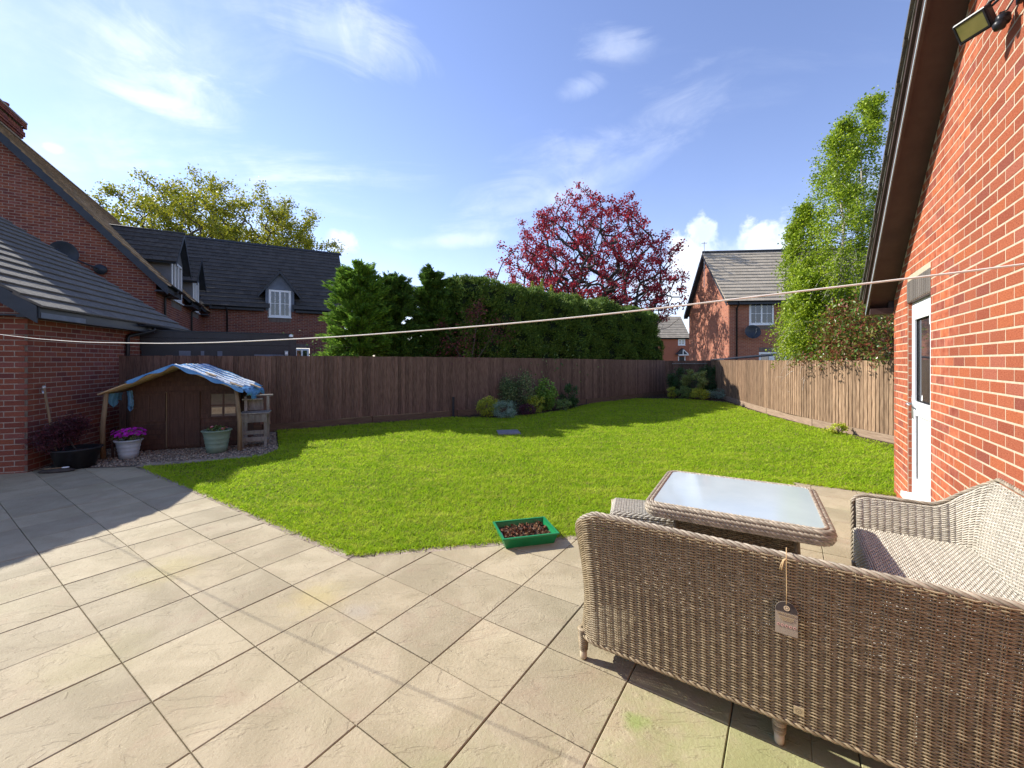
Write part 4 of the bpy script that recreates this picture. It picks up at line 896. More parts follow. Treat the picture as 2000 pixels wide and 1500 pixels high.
# ------------------------------------------------------------------ anthracite garden room behind the fence
cr_=empty('garden_room',(-7.72,8.63,0),HA,'flat roofed anthracite garden room showing above the fence','garden building')
b=MB(); b.box(0,2.78,.0,1.1,0,1.80); b.build('wall',M_anthr,cr_)
for k,(z0,z1,yo) in enumerate(((1.80,1.93,-.004),(1.935,2.06,-.012),(2.065,2.20,-.02))):
    b=MB(); b.box(-.02,2.72,yo,1.1,z0,z1); b.build('fascia_board',M_anthr,cr_)
b=MB(); b.box(-.03,2.74,-.035,1.12,2.203,2.225); b.build('roof_edge',M_barge,cr_)
b=MB(); b.box(2.72,2.86,-.03,.10,0,2.10); b.build('corner_post',M_anthr,cr_)
for x,w in ((.62,.2),(1.0,.06),(1.3,.09),(2.0,.6)):
    b=MB(); b.box(x,x+w,-.0035,-.0015,1.62,1.79 if w<.5 else 1.72); b.build('pane',M_lead,cr_)
cm=empty('security_camera',(cr_.location.x+.878*2.75,cr_.location.y+.478*2.75,2.11),HA,'small black and white camera on the corner of the garden room','camera')
b=MB(); b.box(-.05,.05,-.06,.02,0,.035); b.build('mount',M_black,cm)
b=MB(); b.lathe([(.001,.06),(.03,.055),(.045,.03),(.045,.0)],14,(0,-.02,.035)); b.build('dome',M_white,cm,True)
bx=empty('wall_box',(cr_.location.x+.878*2.66+.02,cr_.location.y+.478*2.66-.05,1.70),HA,'small pale switch box on the garden room post just above the fence','box')
b=MB(); b.bbox(-.035,.035,-.03,.02,0,.11,.004); b.build('housing',M_edge,bx); b=MB(); b.box(-.025,.025,-.035,-.031,.03,.08); b.build('cover',M_white,bx)
# ------------------------------------------------------------------ far right house
FA=math.atan2(-.098,.995)
fh=empty('brick_house',(11.9,22.7,0),FA,'red brick house with grey tiled roof and sunlit gable beyond the corner','house')
FE=4.95; FW=10.5; FD=6.7; FPt=.97
M_brickf=None
def brickmat(name,c1,c2,mo,sx=4.44,sz=13.0):
    m=bpy.data.materials.new(name); m.use_nodes=True; nt=m.node_tree; n=nt.nodes; l=nt.links; b=n['Principled BSDF']; b.inputs['Roughness'].default_value=.9
    tc=n.new('ShaderNodeTexCoord'); sp=n.new('ShaderNodeSeparateXYZ'); l.new(tc.outputs['Object'],sp.inputs[0]); ad=n.new('ShaderNodeMath'); l.new(sp.outputs[0],ad.inputs[0]); l.new(sp.outputs[1],ad.inputs[1])
    cb=n.new('ShaderNodeCombineXYZ'); l.new(ad.outputs[0],cb.inputs[0]); l.new(sp.outputs[2],cb.inputs[1])
    br=n.new('ShaderNodeTexBrick'); br.inputs['Scale'].default_value=1; br.inputs['Brick Width'].default_value=.225; br.inputs['Row Height'].default_value=.075; br.inputs['Mortar Size'].default_value=.006; br.inputs['Mortar Smooth'].default_value=.3
    br.inputs['Color1'].default_value=(*c1,1); br.inputs['Color2'].default_value=(*c2,1); br.inputs['Mortar'].default_value=(*mo,1); l.new(cb.outputs[0],br.inputs[0]); l.new(br.outputs[0],b.inputs['Base Color'])
    bp=n.new('ShaderNodeBump'); bp.inputs['Strength'].default_value=.6; bp.inputs['Distance'].default_value=.006; bp.invert=True; l.new(br.outputs[1],bp.inputs['Height']); l.new(bp.outputs[0],b.inputs['Normal']); return m
M_brickf=brickmat('far_brickwork',(.38,.125,.065),(.28,.085,.05),(.42,.32,.23)); M_brickg=brickmat('distant_brickwork',(.40,.12,.06),(.34,.10,.055),(.36,.2,.13))
def wall_holes(parent,o,ax,L,z0,z1,holes,m,name='wall',th=.12):
    xs=sorted(set([0.,L]+[h for q in holes for h in q[:2]])); zs=sorted(set([z0,z1]+[h for q in holes for h in q[2:]])); b=MB()
    for i in range(len(xs)-1):
        for j in range(len(zs)-1):
            xm,zm=(xs[i]+xs[i+1])/2,(zs[j]+zs[j+1])/2
            if any(h[0]<xm<h[1] and h[2]<zm<h[3] for h in holes): continue
            obox(b,o,ax,xs[i],xs[i+1],-th,0,zs[j],zs[j+1])
    return b.build(name,m,parent)
fw1=(1.05,2.32,3.55,4.75); fw2=(1.55,4.25,.0,2.06); fw3=(6.3,7.5,3.55,4.75); fw4=(4.55,5.05,3.6,4.6)
wall_holes(fh,(0,0,0),(1,0,0),FW,0,FE,[fw1,fw2,fw3,fw4],M_brickf)
b=MB(); b.extr([(0,.12,0),(0,FD,0),(0,FD,FE),(0,FD/2,FE+FD/2*FPt),(0,0.0,FE),(0,.0,FE-.001),(0,.12,FE-.002)][:5],(.12,0,0)); b.build('gable_wall',M_brickf,fh)
b=MB(); b.box(.12,FW,FD-.12,FD,0,FE); b.box(FW-.12,FW,.0,FD-.13,0,FE); b.build('rear_wall',M_brickf,fh)
window(fh,(0,0,0),(1,0,0),*fw1,2,2,2); window(fh,(0,0,0),(1,0,0),*fw3,2,2,2); window(fh,(0,0,0),(1,0,0),*fw4,1,2,1,pane=M_panec)
soldier(fh,(0,0,0),(1,0,0),fw1[0],fw1[1],fw1[2]-.27,fw1[2]-.05,mm=M_mortard); soldier(fh,(0,0,0),(1,0,0),fw2[0],fw2[1],fw2[3]+.01,fw2[3]+.24,mm=M_mortard)
window(fh,(0,0,0),(1,0,0),fw2[0],fw2[0]+.62,.1,2.05,1,1,1,pane=M_panec,sill=False,name='side_light'); window(fh,(0,0,0),(1,0,0),fw2[0]+.63,fw2[1]-.63,.1,2.05,2,1,1,fw=.09,sill=False,name='patio_door'); window(fh,(0,0,0),(1,0,0),fw2[1]-.62,fw2[1],.1,2.05,1,1,1,pane=M_panec,sill=False,name='side_light')
fa=math.atan(FPt); fcu,fsu=math.cos(fa),math.sin(fa)
b=MB(); slope(b,(-.25,-.3,FE-.3*FPt+.14),(1,0,0),(0,fcu,fsu),FW+.5,(FD/2+.3)/fcu,.1); slope(b,(-.25,FD+.3,FE-.3*FPt+.14),(1,0,0),(0,-fcu,fsu),FW+.5,(FD/2+.3)/fcu,.1); b.build('roof_deck',M_barge,fh)
tiles(fh,(-.28,-.33,FE-.33*FPt+.15),(1,0,0),(0,fcu,fsu),FW+.56,(FD/2+.33)/fcu,M_tilet,tw=.33,gauge=.335,limit=200,th=.035)
b=MB()
P=[(-.27,-.32,FE-.32*FPt-.09),(-.27,-.32,FE-.32*FPt+.16),(-.27,FD/2,FE+FD/2*FPt+.16),(-.27,FD/2,FE+FD/2*FPt-.09)]; b.extr(P,(.022,0,0))
P=[(-.27,FD+.32,FE-.32*FPt-.09),(-.27,FD/2,FE+FD/2*FPt-.09),(-.27,FD/2,FE+FD/2*FPt+.16),(-.27,FD+.32,FE-.32*FPt+.16)]; b.extr(P,(.022,0,0))
P=[(-.24,FD+.3,FE-.3*FPt-.08),(-.24,FD/2,FE+FD/2*FPt-.08),(-.24,FD/2,FE+FD/2*FPt-.05),(-.24,FD+.3,FE-.3*FPt-.05)]; b.extr(P,(.235,0,0)); b.build('barge_board',M_barge,fh)
b=MB(); b.box(-.2,FW+.2,-.32,-.30,FE-.32,FE-.12); b.box(-.2,FW+.2,-.30,-.002,FE-.32,FE-.30); b.build('fascia',M_barge,fh)
b=MB(); b.tube([(-.25,FD/2,FE+FD/2*FPt+.2),(FW+.2,FD/2,FE+FD/2*FPt+.2)],.09,8); b.build('ridge',M_ridge,fh,True)
gutter(fh,(-.2,-.37,FE-.14),(FW,-.37,FE-.14)); pipe(fh,[(.38,-.37,FE-.2),(.38,-.30,FE-.32),(.38,-.06,FE-.5),(.38,-.05,.1)],.04)
ae=empty('tv_aerial',(11.9+.098*3.3-.1,22.7+.995*3.3,0),FA,'thin television aerial on the gable end of the far brick house','aerial')
b=MB(); b.tube([(-.06,0,6.2),(-.06,0,9.05)],.018,6); b.build('mast',M_steel,ae); b=MB(); b.box(-.22,.10,-.01,.01,8.95,8.97)
for k in range(5): b.box(-.2+k*.07,-.19+k*.07,-.12,.12,8.955,8.965)
b.build('aerial_head',M_steel,ae)
s2=empty('satellite_dish',(11.9+1.05*.995,22.7-1.05*.098,0),FA,'grey oval satellite dish below the upper window of the far brick house','satellite dish')
dish(s2,None,Matrix.Rotation(R(80),4,'X'),1.35,Vector((0,-.30,3.12)),M_barge); b=MB(); b.tube([(0,0,2.95),(0,-.25,3.05)],.03,8); b.build('wall_arm',M_barge,s2)
# dark lean-to roof behind the right fence
lt=empty('shed',(9.9,17.6,0),R(-6),'low dark shed roof just showing over the corner of the fence','shed')
b=MB(); b.box(0,1.7,0,1.2,0,1.60); b.build('wall',M_play,lt)
b=MB(); b.extr([(-.9,-.15,1.61),(2.0,-.15,1.86),(2.0,-.15,1.93),(-.9,-.15,1.65)],(0,1.6,0)); b.build('roof',M_barge,lt)
# small distant house
sh=empty('brick_house',(20.6,55,0),R(0),'small distant brick house with white window and porch canopy between hedge and gable','house')
wall_holes(sh,(-3.2,0,0),(1,0,0),7,0,4.65,[(4.65,5.6,3.65,4.5),(4.75,5.5,0,2.15)],M_brickg)
b=MB(); b.box(-3.2,3.8,.13,6,0,4.6); b.build('rear_wall',M_brickg,sh)
window(sh,(-3.2,0,0),(1,0,0),4.65,5.6,3.65,4.5,2,2,2,pane=M_panec,fw=.08)
b=MB(); slope(b,(-3.4,-.3,4.55),(1,0,0),(0,.72,.69),6.3,4.6,.1); b.build('roof_deck',M_barge,sh)
tiles(sh,(-3.4,-.3,4.6),(1,0,0),(0,.72,.69),6.4,4.6,M_tilet,tw=.4,gauge=.36,limit=0,th=.05)
b=MB(); b.extr([(2.4,-.1,0),(3.0,-.1,0),(3.0,-.1,4.6),(3.0,3.0,7.7),(2.4,3.0,7.7),(2.4,-.1,4.6)][:3]+[(2.4,-.1,4.6)],(0,.05,0)) if False else b.box(1.56,2.28,-.02,.03,0,2.13); b.build('front_door',M_black,sh)
b=MB(); b.box(1.45,1.55,-.05,.03,0,2.2); b.box(2.29,2.39,-.05,.03,0,2.2); b.build('door_frame',M_white,sh)
b=MB(); b.extr([(1.05,-.5,2.45),(2.75,-.5,2.45),(1.9,-.5,3.25)],(0,.5,0)); b.build('porch_canopy',M_barge,sh)
b=MB(); b.box(1.3,2.65,-.56,-.51,2.3,2.42); b.box(1.86,1.96,-.56,-.51,2.42,3.05); b.extr([(2.5,-.56,2.45),(2.62,-.56,2.5),(1.98,-.56,3.1),(1.96,-.56,3.0)],(0,.04,0)); b.build('porch_truss',M_white,sh)
# ------------------------------------------------------------------ playhouse
PA_=math.atan2(.345,.94)
ph=empty('playhouse',(-6.56,6.65,0),PA_,'brown timber playhouse with sagging blue tarpaulin roof and post porch','playhouse')
# local x along the front, y back
AP=.945; ZA=1.50; ZE=1.06; DEP=1.55
def pz(x): return ZA-(abs(x-AP)/ (AP+.03))*(ZA-ZE)
for i,(x0,lean) in enumerate(((-.0,-.02),(1.88,.07))):
    b=MB(); zt=pz(x0)-.02; b.tube([(x0,0,-.03),(x0-.01+lean*.1,0,.5),(x0+.01-lean,.02,zt)],[.038,.034,.03],10); b.build('porch_post',M_pole,ph,True)
# front wall boards (shiplap) clipped under the gable
n_=int(1.36/.085); fy=.50
fw=empty_part(ph,'front_wall')
for k in range(n_):
    z0=.02+k*.085; z1=z0+.082
    if z0>ZA-.1: break
    tt=max(0,(ZA-.05-z1)); hw=min(.80,tt/((ZA-ZE)/(AP+.03)))
    if hw<.03: continue
    b=MB(); b.box(AP-hw,AP+hw,fy-.008+.0*k,fy+.01,z0,z1); b.build('board',M_play,fw)
b=MB(); b.extr([(AP-.82,fy+.012,0),(AP+.82,fy+.012,0),(AP+.82,fy+.012,pz(AP+.82)-.03),(AP,fy+.012,ZA-.03),(AP-.82,fy+.012,pz(AP-.82)-.03)],(0,.02,0)); b.build('backing',M_play,ph)
b=MB(); b.box(AP-.82,AP-.79,fy+.035,fy+DEP-.5,0,1.08); b.box(AP+.79,AP+.82,fy+.035,fy+DEP-.5,0,1.08); b.box(AP-.79,AP+.79,fy+DEP-.55,fy+DEP-.5,0,1.1); b.build('side_wall',M_play,ph)
# doors and shutters
def frame_panel(name,x0,x1,z0,z1,cols,rows,pane=None,y=fy-.035,fw_=.035):
    b=MB(); b.box(x0,x0+fw_,y,y+.025,z0,z1); b.box(x1-fw_,x1,y,y+.025,z0,z1); b.box(x0+fw_,x1-fw_,y,y+.025,z0,z0+fw_); b.box(x0+fw_,x1-fw_,y,y+.025,z1-fw_,z1)
    for c in range(1,cols): xm=x0+(x1-x0)*c/cols; b.box(xm-.011,xm+.011,y+.002,y+.024,z0+fw_,z1-fw_)
    for c in range(1,rows): zm=z0+(z1-z0)*c/rows; b.box(x0+fw_,x1-fw_,y+.003,y+.0235,zm-.011,zm+.011)
    o=b.build(name,M_play,ph)
    if pane: b=MB(); b.box(x0+fw_,x1-fw_,y+.012,y+.016,z0+fw_,z1-fw_); b.build('pane',pane,o)
    return o
frame_panel('shutter',.17,.64,.50,1.0,2,2,M_play); 
dd=frame_panel('door',.67,1.15,.05,1.02,2,2,M_play)
b=MB(); b.box(.655,.668,fy-.045,fy-.0,.04,1.02); b.build('door_post',M_pole,ph)
wn=frame_panel('window_frame',1.28,1.74,.52,1.0,2,2,M_perspex)
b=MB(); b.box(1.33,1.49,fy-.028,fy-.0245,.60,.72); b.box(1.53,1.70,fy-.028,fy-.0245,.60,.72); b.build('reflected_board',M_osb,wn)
# picket rail left
for k in range(5):
    b=MB(); b.box(.07+k*.055,.10+k*.055,.06,.075,0,.36); b.build('picket',M_play,ph)
b=MB(); b.box(.03,.34,.076,.09,.26,.30); b.build('picket_rail',M_play,ph)
# roof sheets
def roofsheet(x0,x1,y0,y1,lift,wob,m,name,th=.01,nu=26,nv=16,frill=0.,skip=None,seed=1):
    r_=np.random.default_rng(seed); V=[];F=[]
    ph1,ph2=r_.uniform(0,6,2)
    for j in range(nv+1):
        for i in range(nu+1):
            x=x0+(x1-x0)*i/nu; y=y0+(y1-y0)*j/nv
            z=pz(x)+lift+wob*(math.sin(x*17+ph1+y*6)+math.sin(y*21+ph2+x*5)+r_.normal(0,.5))*.5
            V.append((x,y,z))
    n1=nu+1
    for j in range(nv):
        for i in range(nu): F.append((j*n1+i,j*n1+i+1,(j+1)*n1+i+1,(j+1)*n1+i))
    k=len(V); V+= [(x,y,z-th) for x,y,z in V]; F+= [(a+k,d+k,c+k,b_+k) for a,b_,c,d in F]
    for i in range(nu): F.append((i,k+i,k+i+1,i+1)); a=nv*n1+i; F.append((a+1,k+a+1,k+a,a))
    for j in range(nv): a=j*n1; F.append((a,a+n1,k+a+n1,k+a)); a=j*n1+nu; F.append((a+n1,a,k+a,k+a+n1))
    return obj(name,V,F,m,ph,True)
roofsheet(-.05,1.93,-.06,DEP-.10,-.005,.0,M_osb,'roof_board',th=.02,nu=20,nv=3)
roofsheet(.30,1.95,-.07,DEP-.06,.018,.012,M_tarp,'tarpaulin',seed=3,nu=50,nv=30)
V=[];F=[]; r_=np.random.default_rng(5)
for i in range(41):
    x=.33+1.62*i/40; z=pz(x)+.026
    for j in range(4): V.append((x,-.075-.006*j+r_.normal(0,.003),z-.016*j*(1+.5*math.sin(i*.7))))
for i in range(40):
    for j in range(3): a=i*4+j; F.append((a,a+1,a+5,a+4))
obj('tarpaulin_edge',V,F,M_tarp,ph,True)
def stripe(y0,y1,xa,xb,seed): return roofsheet(xa,xb,y0,y1,.026,.012,M_tarpw,'sunlit_stripe',th=.004,nu=46,nv=4,seed=seed)  # white stripes with the sun's reflection put into their colour
for k,(y0,y1,xa,xb) in enumerate(((.08,.22,1.02,1.78),(.34,.50,.98,1.86),(.62,.76,.99,1.9),(.9,1.06,.97,1.9),(1.2,1.36,.97,1.85),(-.05,.03,.93,1.86))): stripe(y0,y1,xa,xb,3)
for (x,y,l_) in ((1.33,.12,.16),(1.72,.02,.2),(1.86,.75,.2)):
    b=MB(); b.box(x,x+l_,y,y+.07,0,.018); q=b.build('batten',M_osb,ph); q.location=(0,0,pz(x+l_/2)+.035); q.rotation_euler=(0,0,0)
    q.matrix_basis=Matrix.Translation((x,y,pz(x)+.034))@Matrix.Rotation(math.atan(.452),4,'Y')@Matrix.Translation((-x,-y,0))
# hanging tarp ends
def drape(x0,y0,y1,z0,z1,dx,seed,name='tarpaulin_flap'):
    r_=np.random.default_rng(seed); V=[];F=[]; nu,nv=18,12
    for j in range(nv+1):
        for i in range(nu+1):
            t=j/nv; y=y0+(y1-y0)*i/nu; z=z0+(z1-z0)*t*(.75+.25*math.sin(i*.5+seed)); x=x0+dx*math.sin(t*2.2)+.02*math.sin(i*1.3+seed)+r_.normal(0,.003)
            V.append((x,y,z))
    for j in range(nv):
        for i in range(nu): a=j*(nu+1)+i; F.append((a,a+1,a+nu+2,a+nu+1))
    return obj(name,V,F,M_tarp,ph,True)
drape(1.93,-.02,DEP-.3,1.075,.84,.08,4); drape(.0,.05,.55,1.03,.78,-.02,9); drape(.16,.35,.49,1.06,.70,.02,2)
# mud kitchen
mk=empty('mud_kitchen',(-4.86,7.42,0),PA_+R(4),'weathered timber mud kitchen with stepped shelves beside the playhouse','play kitchen')
for x in (0,.36):
    for y,h in ((0,.60),(.36,.90)):
        b=MB(); b.box(x,x+.045,y,y+.045,0,h); b.build('leg',M_grey_wood,mk)
for k in range(4): b=MB(); b.box(-.03,.44,-.03+k*.112,.07+k*.112,.61,.63); b.build('worktop_slat',M_grey_wood,mk)
b=MB(); b.box(.0,.405,-.02,-.002,.46,.60); b.build('apron',M_grey_wood,mk)
b=MB(); b.box(-.03,.30,.30,.44,.84,.865); b.build('shelf',M_grey_wood,mk); b=MB(); b.box(.12,.46,.36,.47,.905,.93); b.build('upper_shelf',M_grey_wood,mk)
b=MB(); b.box(0,.30,.42,.44,.64,.84); b.build('back_board',M_grey_wood,mk)
for z in (.12,.24): b=MB(); b.box(.0,.405,-.002,.018,z,z+.07); b.build('lower_rail',M_grey_wood,mk)
b=MB(); b.box(.0,.405,.02,.38,.10,.115); b.build('lower_shelf',M_grey_wood,mk)
cp=MB(); cp.lathe([(.001,0),(.05,0),(.06,.02),(.055,.02),(.045,.008),(.001,.008)],18); o=cp.build('tin_dish',M_steel,None,True); q=WM[mk.name]@Vector((.16,.12,.117)); o.location=q; tag(o,'small shiny dish on the low shelf of the mud kitchen','dish')
# ------------------------------------------------------------------ planters
def planter(name,p,rt,rb_,h,m,label,rings=3):
    e=empty(name,(p[0],p[1],0),0,label,'plant pot'); prof=[(rb_*.3,0),(rb_,0)]
    for k in range(rings):
        z=h*(.25+.2*k); r=rb_+(rt-rb_)*z/h; prof+=[(r-.001,z-.012),(r+.004,z),(r-.001,z+.012)]
    prof+=[(rt,h-.03),(rt+.018,h-.02),(rt+.02,h-.005),(rt+.008,h),(rt-.012,h),(rt-.018,h-.05),(rb_,h-.06)]
    b=MB(); b.lathe(prof,40); b.build('pot',m,e,True); b=MB(); b.lathe([(.001,h-.05),(rt-.015,h-.055)],24); b.build('soil',M_compost,e); return e
pw=planter('planter',(-6.22,6.72),.165,.115,.30,M_galv,'pale grey ribbed planter with magenta flowers in front of the playhouse')
pg=planter('planter',(-5.10,7.16),.205,.145,.385,M_sage,'sage green ribbed planter with a few red flowers by the playhouse')
pw['group']=pg['group']='ribbed planters in front of the playhouse'
pbk=planter('planter',(-6.46,6.14),.27,.20,.29,M_black,'wide black pot holding the purple maple beside the garage wall',0)
# ------------------------------------------------------------------ foliage tools
def leaves(C,size,aspect=1.6,up=.3,dirs=None,jit=1.,fold=True):
    """array of folded leaf quads around centres C"""
    n_=len(C); size=np.broadcast_to(size,(n_,))
    a=rng.normal(0,1,(n_,3)) if dirs is None else dirs+rng.normal(0,.35*jit,(n_,3))
    a/=np.linalg.norm(a,axis=1)[:,None]+1e-9
    nn=rng.normal(0,1,(n_,3)); nn[:,2]+=up*3; nn-=a*(nn*a).sum(1)[:,None]; nn/=np.linalg.norm(nn,axis=1)[:,None]+1e-9
    b=np.cross(a,nn); L=size[:,None]; Wd=L/aspect
    V=np.empty((n_,4,3)); V[:,0]=C-a*L*.5; V[:,1]=C+b*Wd*.5+nn*L*.08; V[:,2]=C+a*L*.5; V[:,3]=C-b*Wd*.5+nn*L*.08
    F=np.arange(n_*4).reshape(-1,4); return V.reshape(-1,3),F
def tubes(name,segs,m,parent,n_=5):
    """many straight tapered segments joined: (a,b,ra,rb)"""
    A=np.array([s[0] for s in segs]);B=np.array([s[1] for s in segs]);ra=np.array([s[2] for s in segs]);rb_=np.array([s[3] for s in segs])
    T=B-A; T/=np.linalg.norm(T,axis=1)[:,None]+1e-9; up=np.where(abs(T[:,2:3])<.9,np.array([[0,0,1.]]),np.array([[1.,0,0]])); N=np.cross(T,up); N/=np.linalg.norm(N,axis=1)[:,None]; Bn=np.cross(T,N)
    a=np.arange(n_)*2*math.pi/n_; ring=np.cos(a)[None,:,None]*N[:,None]+np.sin(a)[None,:,None]*Bn[:,None]
    V=np.concatenate([A[:,None]+ring*ra[:,None,None],B[:,None]+ring*rb_[:,None,None]],1)
    k=np.arange(n_); F0=np.stack([k,(k+1)%n_,n_+(k+1)%n_,n_+k],1); F=(F0[None]+(np.arange(len(A))*2*n_)[:,None,None]).reshape(-1,4)
    return obj(name,V.reshape(-1,3),F,m,parent,True)
def grow(base,d0,L0,r0,depth,rnd,spread=.55,ratio=.78,kids=(2,3),upb=.12,segs=None,tips=None,wob=.18,env=None,parts=3):
    segs=[] if segs is None else segs; tips=[] if tips is None else tips
    stack=[(np.array(base,float),nrm3(d0),L0,r0,depth)]
    while stack:
        p,d,L,r,k=stack.pop()
        n_=parts; r1=r*.72
        for i in range(n_):
            d=nrm3(d+np.array([rnd.gauss(0,wob),rnd.gauss(0,wob),rnd.gauss(0,wob*.6)+upb*.3])); q=p+d*L/n_; ra=r+(r1-r)*i/n_; rb_=r+(r1-r)*(i+1)/n_
            if env is not None and not env(q): break
            segs.append((p,q,ra,rb_)); p=q
            if k<=2: tips.append((p.copy(),d.copy(),k))
        if k==0: tips.append((p.copy(),d.copy(),0)); continue
        m_=rnd.randint(*kids)
        for j in range(m_):
            az_=rnd.uniform(0,2*math.pi); ax_=nrm3(np.cross(d,[math.cos(az_),math.sin(az_),.3])); sp=rnd.uniform(.55,1.15)*spread
            nd=nrm3(d*math.cos(sp)+ax_*math.sin(sp)+np.array([0,0,upb])); stack.append((p.copy(),nd,L*ratio*rnd.uniform(.8,1.15),r1*(.85 if j==0 else .7),k-1))
    return segs,tips
def shrub(name,c,w,h,cols,n_,ls,label,asp=1.6,z0=.0,stems=True,cat='shrub',group=None,lump=.25,shape=1.,trans=.3,up=.3,dsq=1.0):
    e=empty(name,(c[0],c[1],0),0,label,cat,group or ('shrubs in the far corner bed' if c[1]>16 else 'shrubs in the border along the fence' if c[0]<4 else None)); m=leafmat('leaf_'+label[:24].replace(' ','_'),[tuple(q*1.35 for q in c_) for c_ in cols],trans)
    k=26; cl=[]
    while len(cl)<k:
        p=rng.uniform(-1,1,3)
        if np.linalg.norm(p)<1 : cl.append(p)
    cl=np.array(cl); r=np.linalg.norm(cl,axis=1)[:,None]; cl=cl/r*np.power(r,.45)*(1-lump*.5)
    ci=rng.integers(0,k,n_); P=cl[ci]+rng.normal(0,lump*.62,(n_,3)); rr=np.linalg.norm(P,axis=1); P=P[rr<1.18]; n_=len(P)
    P[:,2]*=shape; P=P*np.array([w/2,w/2*dsq,(h-z0)/2]); P[:,2]+=z0+(h-z0)/2; P[:,2]=np.maximum(P[:,2],.02)
    V,F=leaves(P,rng.uniform(.7,1.25,n_)*ls,asp,up); obj('foliage',V,F,m,e)
    if stems:
        sg=[]
        for i in range(14):
            t=cl[rng.integers(0,k)]*np.array([w/2,w/2*dsq,(h-z0)/2])*.8; t[2]+=z0+(h-z0)/2; mid=t*.5; mid[2]=t[2]*.55; sg+= [((0,0,0),tuple(mid),.010,.007),(tuple(mid),tuple(t),.007,.003)]
        tubes('stem',[(np.array(a),np.array(b_),c_,d_) for a,b_,c_,d_ in sg],M_bark,e)
    return e
YG=[(.20,.22,.02),(.30,.29,.03),(.12,.16,.02)]; SG=[(.13,.19,.15),(.20,.27,.22),(.09,.14,.10)]; MG=[(.035,.075,.018),(.07,.12,.03),(.12,.16,.05)]; DG=[(.012,.035,.012),(.022,.055,.018),(.035,.075,.02)]
PU=[(.05,.018,.03),(.08,.02,.035),(.03,.015,.02)]; LG=[(.10,.19,.025),(.16,.25,.04),(.07,.13,.02)]
def at(px,Y): return (Fr(px,Y),Y)
shrub('shrub',at(955,11.75),.68,.56,YG,2600,.045,'low golden yellow shrub at the left end of the border')
shrub('shrub',at(989,11.35),.70,.50,SG,3000,.04,'silvery grey green mound shrub in front of the border',asp=3)
shrub('shrub',at(1012,12.7),1.1,1.30,[(.05,.09,.03),(.16,.18,.07),(.03,.06,.02)],5200,.05,'tall loose variegated green shrub in the middle of the border',lump=.3)
shrub('shrub',at(1030,12.0),.5,.36,PU,1200,.04,'small dark purple shrub low at the front of the border')
shrub('shrub',at(1046,12.55),.62,.52,YG,1700,.045,'yellow green shrub tucked behind the dark purple one')
shrub('shrub',at(1066,13.3),.72,1.05,LG,2600,.07,'upright lime green broad leaved shrub in the border')
shrub('shrub',at(1112,13.9),.66,.80,DG,2200,.05,'dark green bushy shrub near the right end of the border')
shrub('shrub',at(1100,13.1),.5,.38,MG,1000,.05,'small mid green plant at the right tip of the border')
shrub('shrub',at(1357,17.5),1.05,1.26,[(.14,.17,.05),(.22,.24,.08),(.08,.12,.03)],5200,.045,'clipped round pale green topiary ball in the far corner',z0=.28,lump=.16)
shrub('shrub',at(1330,18.6),1.15,1.28,DG,4200,.06,'dark evergreen bush left behind the topiary ball')
shrub('shrub',at(1383,18.8),1.0,1.36,DG,4200,.06,'dark evergreen bush right behind the topiary ball')
shrub('shrub',at(1312,17.6),.5,.46,YG,1100,.05,'small golden shrub at the left of the corner bed')
shrub('shrub',at(1334,17.2),.62,.50,MG,1700,.05,'low green mound between the two golden shrubs')
shrub('shrub',at(1364,16.9),.85,.45,YG,2200,.05,'spreading golden shrub under the topiary ball')
shrub('shrub',at(1400,17.2),.95,.42,SG,2200,.045,'low silver blue shrub at the foot of the right fence',asp=3)
shrub('shrub',(6.98,8.9),.5,.24,[(.45,.42,.03),(.32,.34,.03),(.2,.25,.02)],420,.045,'small yellow plant against the sunlit fence',dsq=.35)
# flowers
def flowers(parent,c,w,h,z,cols,n_,leafc,petal=.022,label='flower'):
    m=leafmat('petal_'+parent.name,cols,.3,.5); k=n_
    ml=leafmat('flower_leaf_'+parent.name,leafc,.3); P=rng.normal(0,1,(260,3)); P/=np.linalg.norm(P,axis=1)[:,None]; P*=rng.random((260,1))**.4; P=P*np.array([w/2,w/2,h/2])+np.array([c[0],c[1],z]); V,F=leaves(P,.035); obj('foliage',V,F,ml,parent)
    C=[];
    for i in range(k):
        a=rng.uniform(0,6.28); r=w/2*math.sqrt(rng.random()); p=np.array([c[0]+r*math.cos(a),c[1]+r*math.sin(a),z+h/2*rng.uniform(.1,1.)*math.sqrt(max(0,1-(r/(w/2))**2*.7))])
        nn=nrm3([math.cos(a)*.5,math.sin(a)*.5-.3,1]); t=nrm3(np.cross(nn,[0,1,.2])); s=np.cross(nn,t)
        for q in range(5): an=q*2*math.pi/5; C.append((p,t*math.cos(an)+s*math.sin(an),nn))
    V=[];F=[]
    for i,(p,d,nn) in enumerate(C):
        s=np.cross(nn,d); V+=[p,p+d*petal*.6+s*petal*.42+nn*.004,p+d*petal+nn*.001,p+d*petal*.6-s*petal*.42+nn*.004]; F.append((4*i,4*i+1,4*i+2,4*i+3))
    obj('blossom',V,F,m,parent)
fl1=empty('flowering_plant',(-6.22,6.72,.24),0,'magenta petunia like flowers spilling over the pale grey planter','plant'); flowers(fl1,(0,0),.44,.26,.12,[(.42,.012,.30),(.55,.02,.42),(.30,.01,.22)],120,MG,.032)
fl2=empty('flowering_plant',(-5.10,7.16,.33),0,'sparse red flowers and leaves in the sage green planter','plant'); flowers(fl2,(0,0),.32,.14,.06,[(.5,.012,.02),(.6,.05,.06),(.4,.2,.2)],7,MG,.03)
